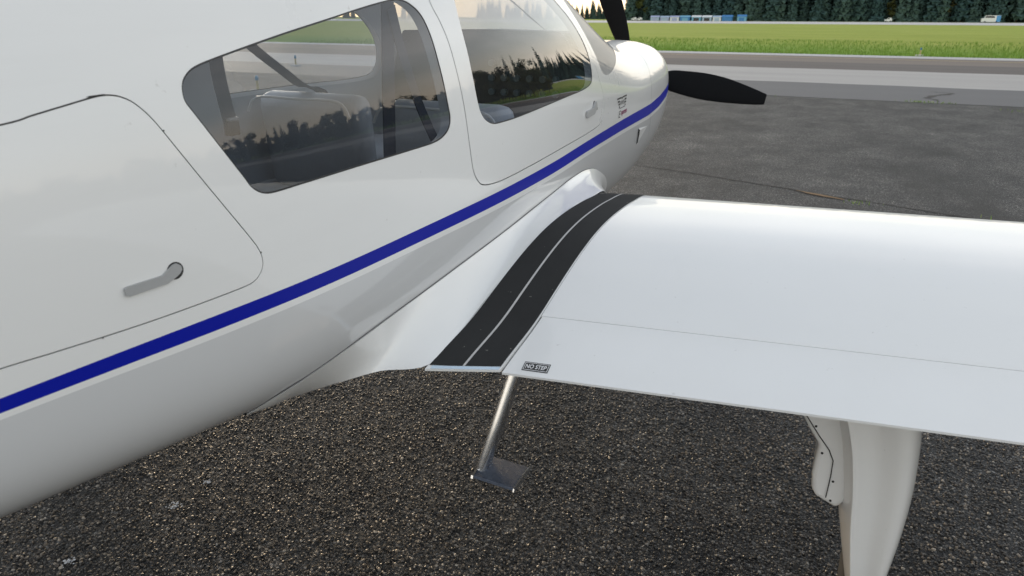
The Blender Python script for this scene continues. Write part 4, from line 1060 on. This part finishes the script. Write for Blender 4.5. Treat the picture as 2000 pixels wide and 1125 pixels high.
for k in range(90):  # unseen shrubs added so the windows mirror them instead of bright grass
    az = R(12.5+.62*k+rng.uniform(-.3, .3)); dist = max(41.5/math.cos(az), 44)+rng.uniform(0, 7)
    tree(1.4+dist*math.sin(az), dist*math.cos(az), rng.choice(BRO), rng.uniform(.17, .25), 'low shrub added right of the frame to hide bright grass from the window reflections', 'added shrubs darkening the window reflections', 'shrub', 'shrub')

# small sheltered stands, cars and a van across the runway
M_TB = [pbr('tarp_pale_blue', (.36, .46, .58), .7), pbr('tarp_blue', (.05, .20, .46), .6), pbr('tarp_white', (.7, .72, .74), .6), pbr('tarp_cyan', (.16, .38, .54), .6), pbr('tarp_lilac', (.36, .40, .58), .6)]
M_DKW = pbr('dark_glass', (.02, .025, .03), .1)
M_VW = pbr('vehicle_white', (.75, .76, .76), .35, coat=.5)
M_VB = pbr('vehicle_blue', (.04, .28, .62), .35, coat=.5)
def shelter(x, y, w, h_, m1, m2, label):
    t = tag(empty('shelter', (x, y, -.06)), label, 'shelter', 'blue and white shelters across the runway')
    d = 3.0; V = [(-w/2, -d/2, 0), (w/2, -d/2, 0), (w/2, d/2, 0), (-w/2, d/2, 0), (-w/2, -d/2, h_*.72), (w/2, -d/2, h_*.72), (w/2, d/2, h_*.72), (-w/2, d/2, h_*.72)]
    mesh_obj('wall', V, [(0, 1, 5, 4), (1, 2, 6, 5), (2, 3, 7, 6), (3, 0, 4, 7)], m2, t)
    e = .18; V = [(-w/2-e, -d/2-e, h_*.70), (w/2+e, -d/2-e, h_*.70), (w/2+e, d/2+e, h_*.70), (-w/2-e, d/2+e, h_*.70), (-w/2-e, 0, h_), (w/2+e, 0, h_)]
    mesh_obj('roof', V, [(0, 1, 5, 4), (3, 4, 5, 2), (0, 4, 3), (1, 2, 5)], m1, t)
    mesh_obj('opening', [(-w*.3, -d/2-.02, .0), (w*.3, -d/2-.02, .0), (w*.3, -d/2-.02, h_*.55), (-w*.3, -d/2-.02, h_*.55)], [(0, 1, 2, 3)], M_DKW if m1 is M_TB[2] else m1, t)

for (x, w, h_, a, b, lab) in ((-105.0, 4.6, 2.6, 4, 0, 'lilac and pale blue shelter, leftmost of the row'), (-99.6, 4.6, 2.5, 0, 4, 'pale blue shelter, second from the left of the row'), (-94.2, 4.8, 2.6, 4, 2, 'lilac roofed shelter, third from the left of the row'), (-88.6, 5.2, 2.7, 3, 1, 'cyan roofed shelter with deep blue sides, fourth of the row'),
        (-82.6, 4.8, 2.8, 2, 3, 'white roofed shelter with cyan sides, middle of the row'), (-77.0, 4.8, 2.8, 2, 0, 'white shelter with a dark opening, right of the middle of the row'), (-71.8, 4.2, 2.7, 0, 2, 'pale blue roofed white shelter, second from the right of the row'), (-66.6, 5.2, 3.0, 1, 1, 'deep blue shelter, rightmost of the row'), (-59.2, 4.4, 3.2, 1, 3, 'blue shelter standing alone right of the row')):
    shelter(x, 412, w, h_, M_TB[a], M_TB[b], lab)
def vehicle(name, x, y, ln, h_, body, rear, label, cat, face=0.0):
    t = tag(empty(name, (x, y, -.06), None), label, cat, 'white vehicles across the runway'); t.rotation_euler = (0, 0, face)
    w = 1.9; hood = .32 if cat == 'car' else .14
    prof = [(-ln/2, .35), (-ln/2, h_*.58), (-ln/2+hood*ln*.9, h_*.62), (-ln/2+hood*ln*1.5, h_), (ln/2-.25*(cat == 'car')*ln*.6, h_), (ln/2, h_*.62), (ln/2, .35)]
    loft('body', [[(a, s_*w/2, b) for a, b in prof] for s_ in (-1, 1)], body, t, smooth=False)
    mesh_obj('side_window', [(-ln/2+hood*ln*1.2, -w/2-.01, h_*.66), (ln*.2, -w/2-.01, h_*.66), (ln*.16, -w/2-.01, h_*.92), (-ln/2+hood*ln*1.55, -w/2-.01, h_*.92)], [(0, 1, 2, 3)], M_DKW, t)
    if rear: mesh_obj('rear_panel', [(ln*.28, -w/2-.012, .4), (ln/2, -w/2-.012, .4), (ln/2, -w/2-.012, h_*.97), (ln*.28, -w/2-.012, h_*.97)], [(0, 1, 2, 3)], rear, t)
    for sx in (-.3, .3):
        for sy in (-1, 1):
            tube('wheel', [(sx*ln, sy*w/2-.1, .33), (sx*ln, sy*w/2+.1, .33)], .33, M_TYRE, t, 14)
vehicle('parked_car', -117.6, 414, 2.7, 1.7, M_VW, None, 'white parked car left of the blue shelters, the left one of two', 'car')
vehicle('parked_car', -114.4, 414, 2.7, 1.7, M_VW, None, 'white parked car left of the blue shelters, the right one of two', 'car')
vehicle('parked_car', 9.3, 412, 3.2, 2.0, M_VW, None, 'small white car alone before the dark wood, right half', 'car')
vehicle('delivery_van', 51.0, 408, 7.4, 3.1, M_VW, M_VB, 'white van with a blue rear at the far right of the runway', 'van')

# pale splashes on the near apron
M_SPL = pbr('dried_splash', (.50, .52, .55), .9, var=.25, vscale=150)
for (x, y, r_, lab) in ((-.646, 1.041, .013, 'pale dried splash on the apron, nearest the lower left corner'), (-.575, 1.374, .014, 'pale dried splash on the apron, middle one of three at lower left'), (-.579, 1.525, .009, 'small pale dried splash on the apron, nearest the wing root')):
    rr = random.Random(int(r_*1e4)); V = []; F = []
    for k in range(26):
        cx, cy, q = x+rr.gauss(0, r_*.8), y+rr.gauss(0, r_*.8), rr.uniform(.0018, .0050); i0 = len(V); m_ = 7
        for j in range(m_): V.append((cx+q*math.cos(j*6.283/m_)*rr.uniform(.6, 1.2), cy+q*math.sin(j*6.283/m_)*rr.uniform(.6, 1.2), .0042+rr.uniform(0, .001)))
        V.append((cx, cy, .0058)); F += [(i0+j, i0+(j+1) % m_, i0+m_) for j in range(m_)]
    tag(mesh_obj('dried_splash', V, F, M_SPL), lab, 'splash', 'pale splashes on the apron')
# worn spots along the baggage door edge
for (i_, w_, h_) in ((15, .012, .0012), (37, .0016, .0012), (62, .0012, .0018), (100, .0014, .0010)):
    y, u = L['bag'][i_ % len(L['bag'])]; z = float(SURF(np.array([y]), np.array([u/UK]))[0][2]); rr = random.Random(i_)
    tx = L['bag'][(i_+1) % len(L['bag'])]-L['bag'][i_-1]; sl = tx[1]/tx[0] if abs(tx[0]) > 1e-4 and w_ > .01 else 0
    on_side('worn_spot', [(y+w_*math.cos(q)*rr.uniform(.6, 1.1), z+h_*math.sin(q)*rr.uniform(.6, 1.1)+sl*w_*math.cos(q)*1.1) for q in (k*6.283/9 for k in range(9))], .0004, .0006, M_GAP, BAG_O)
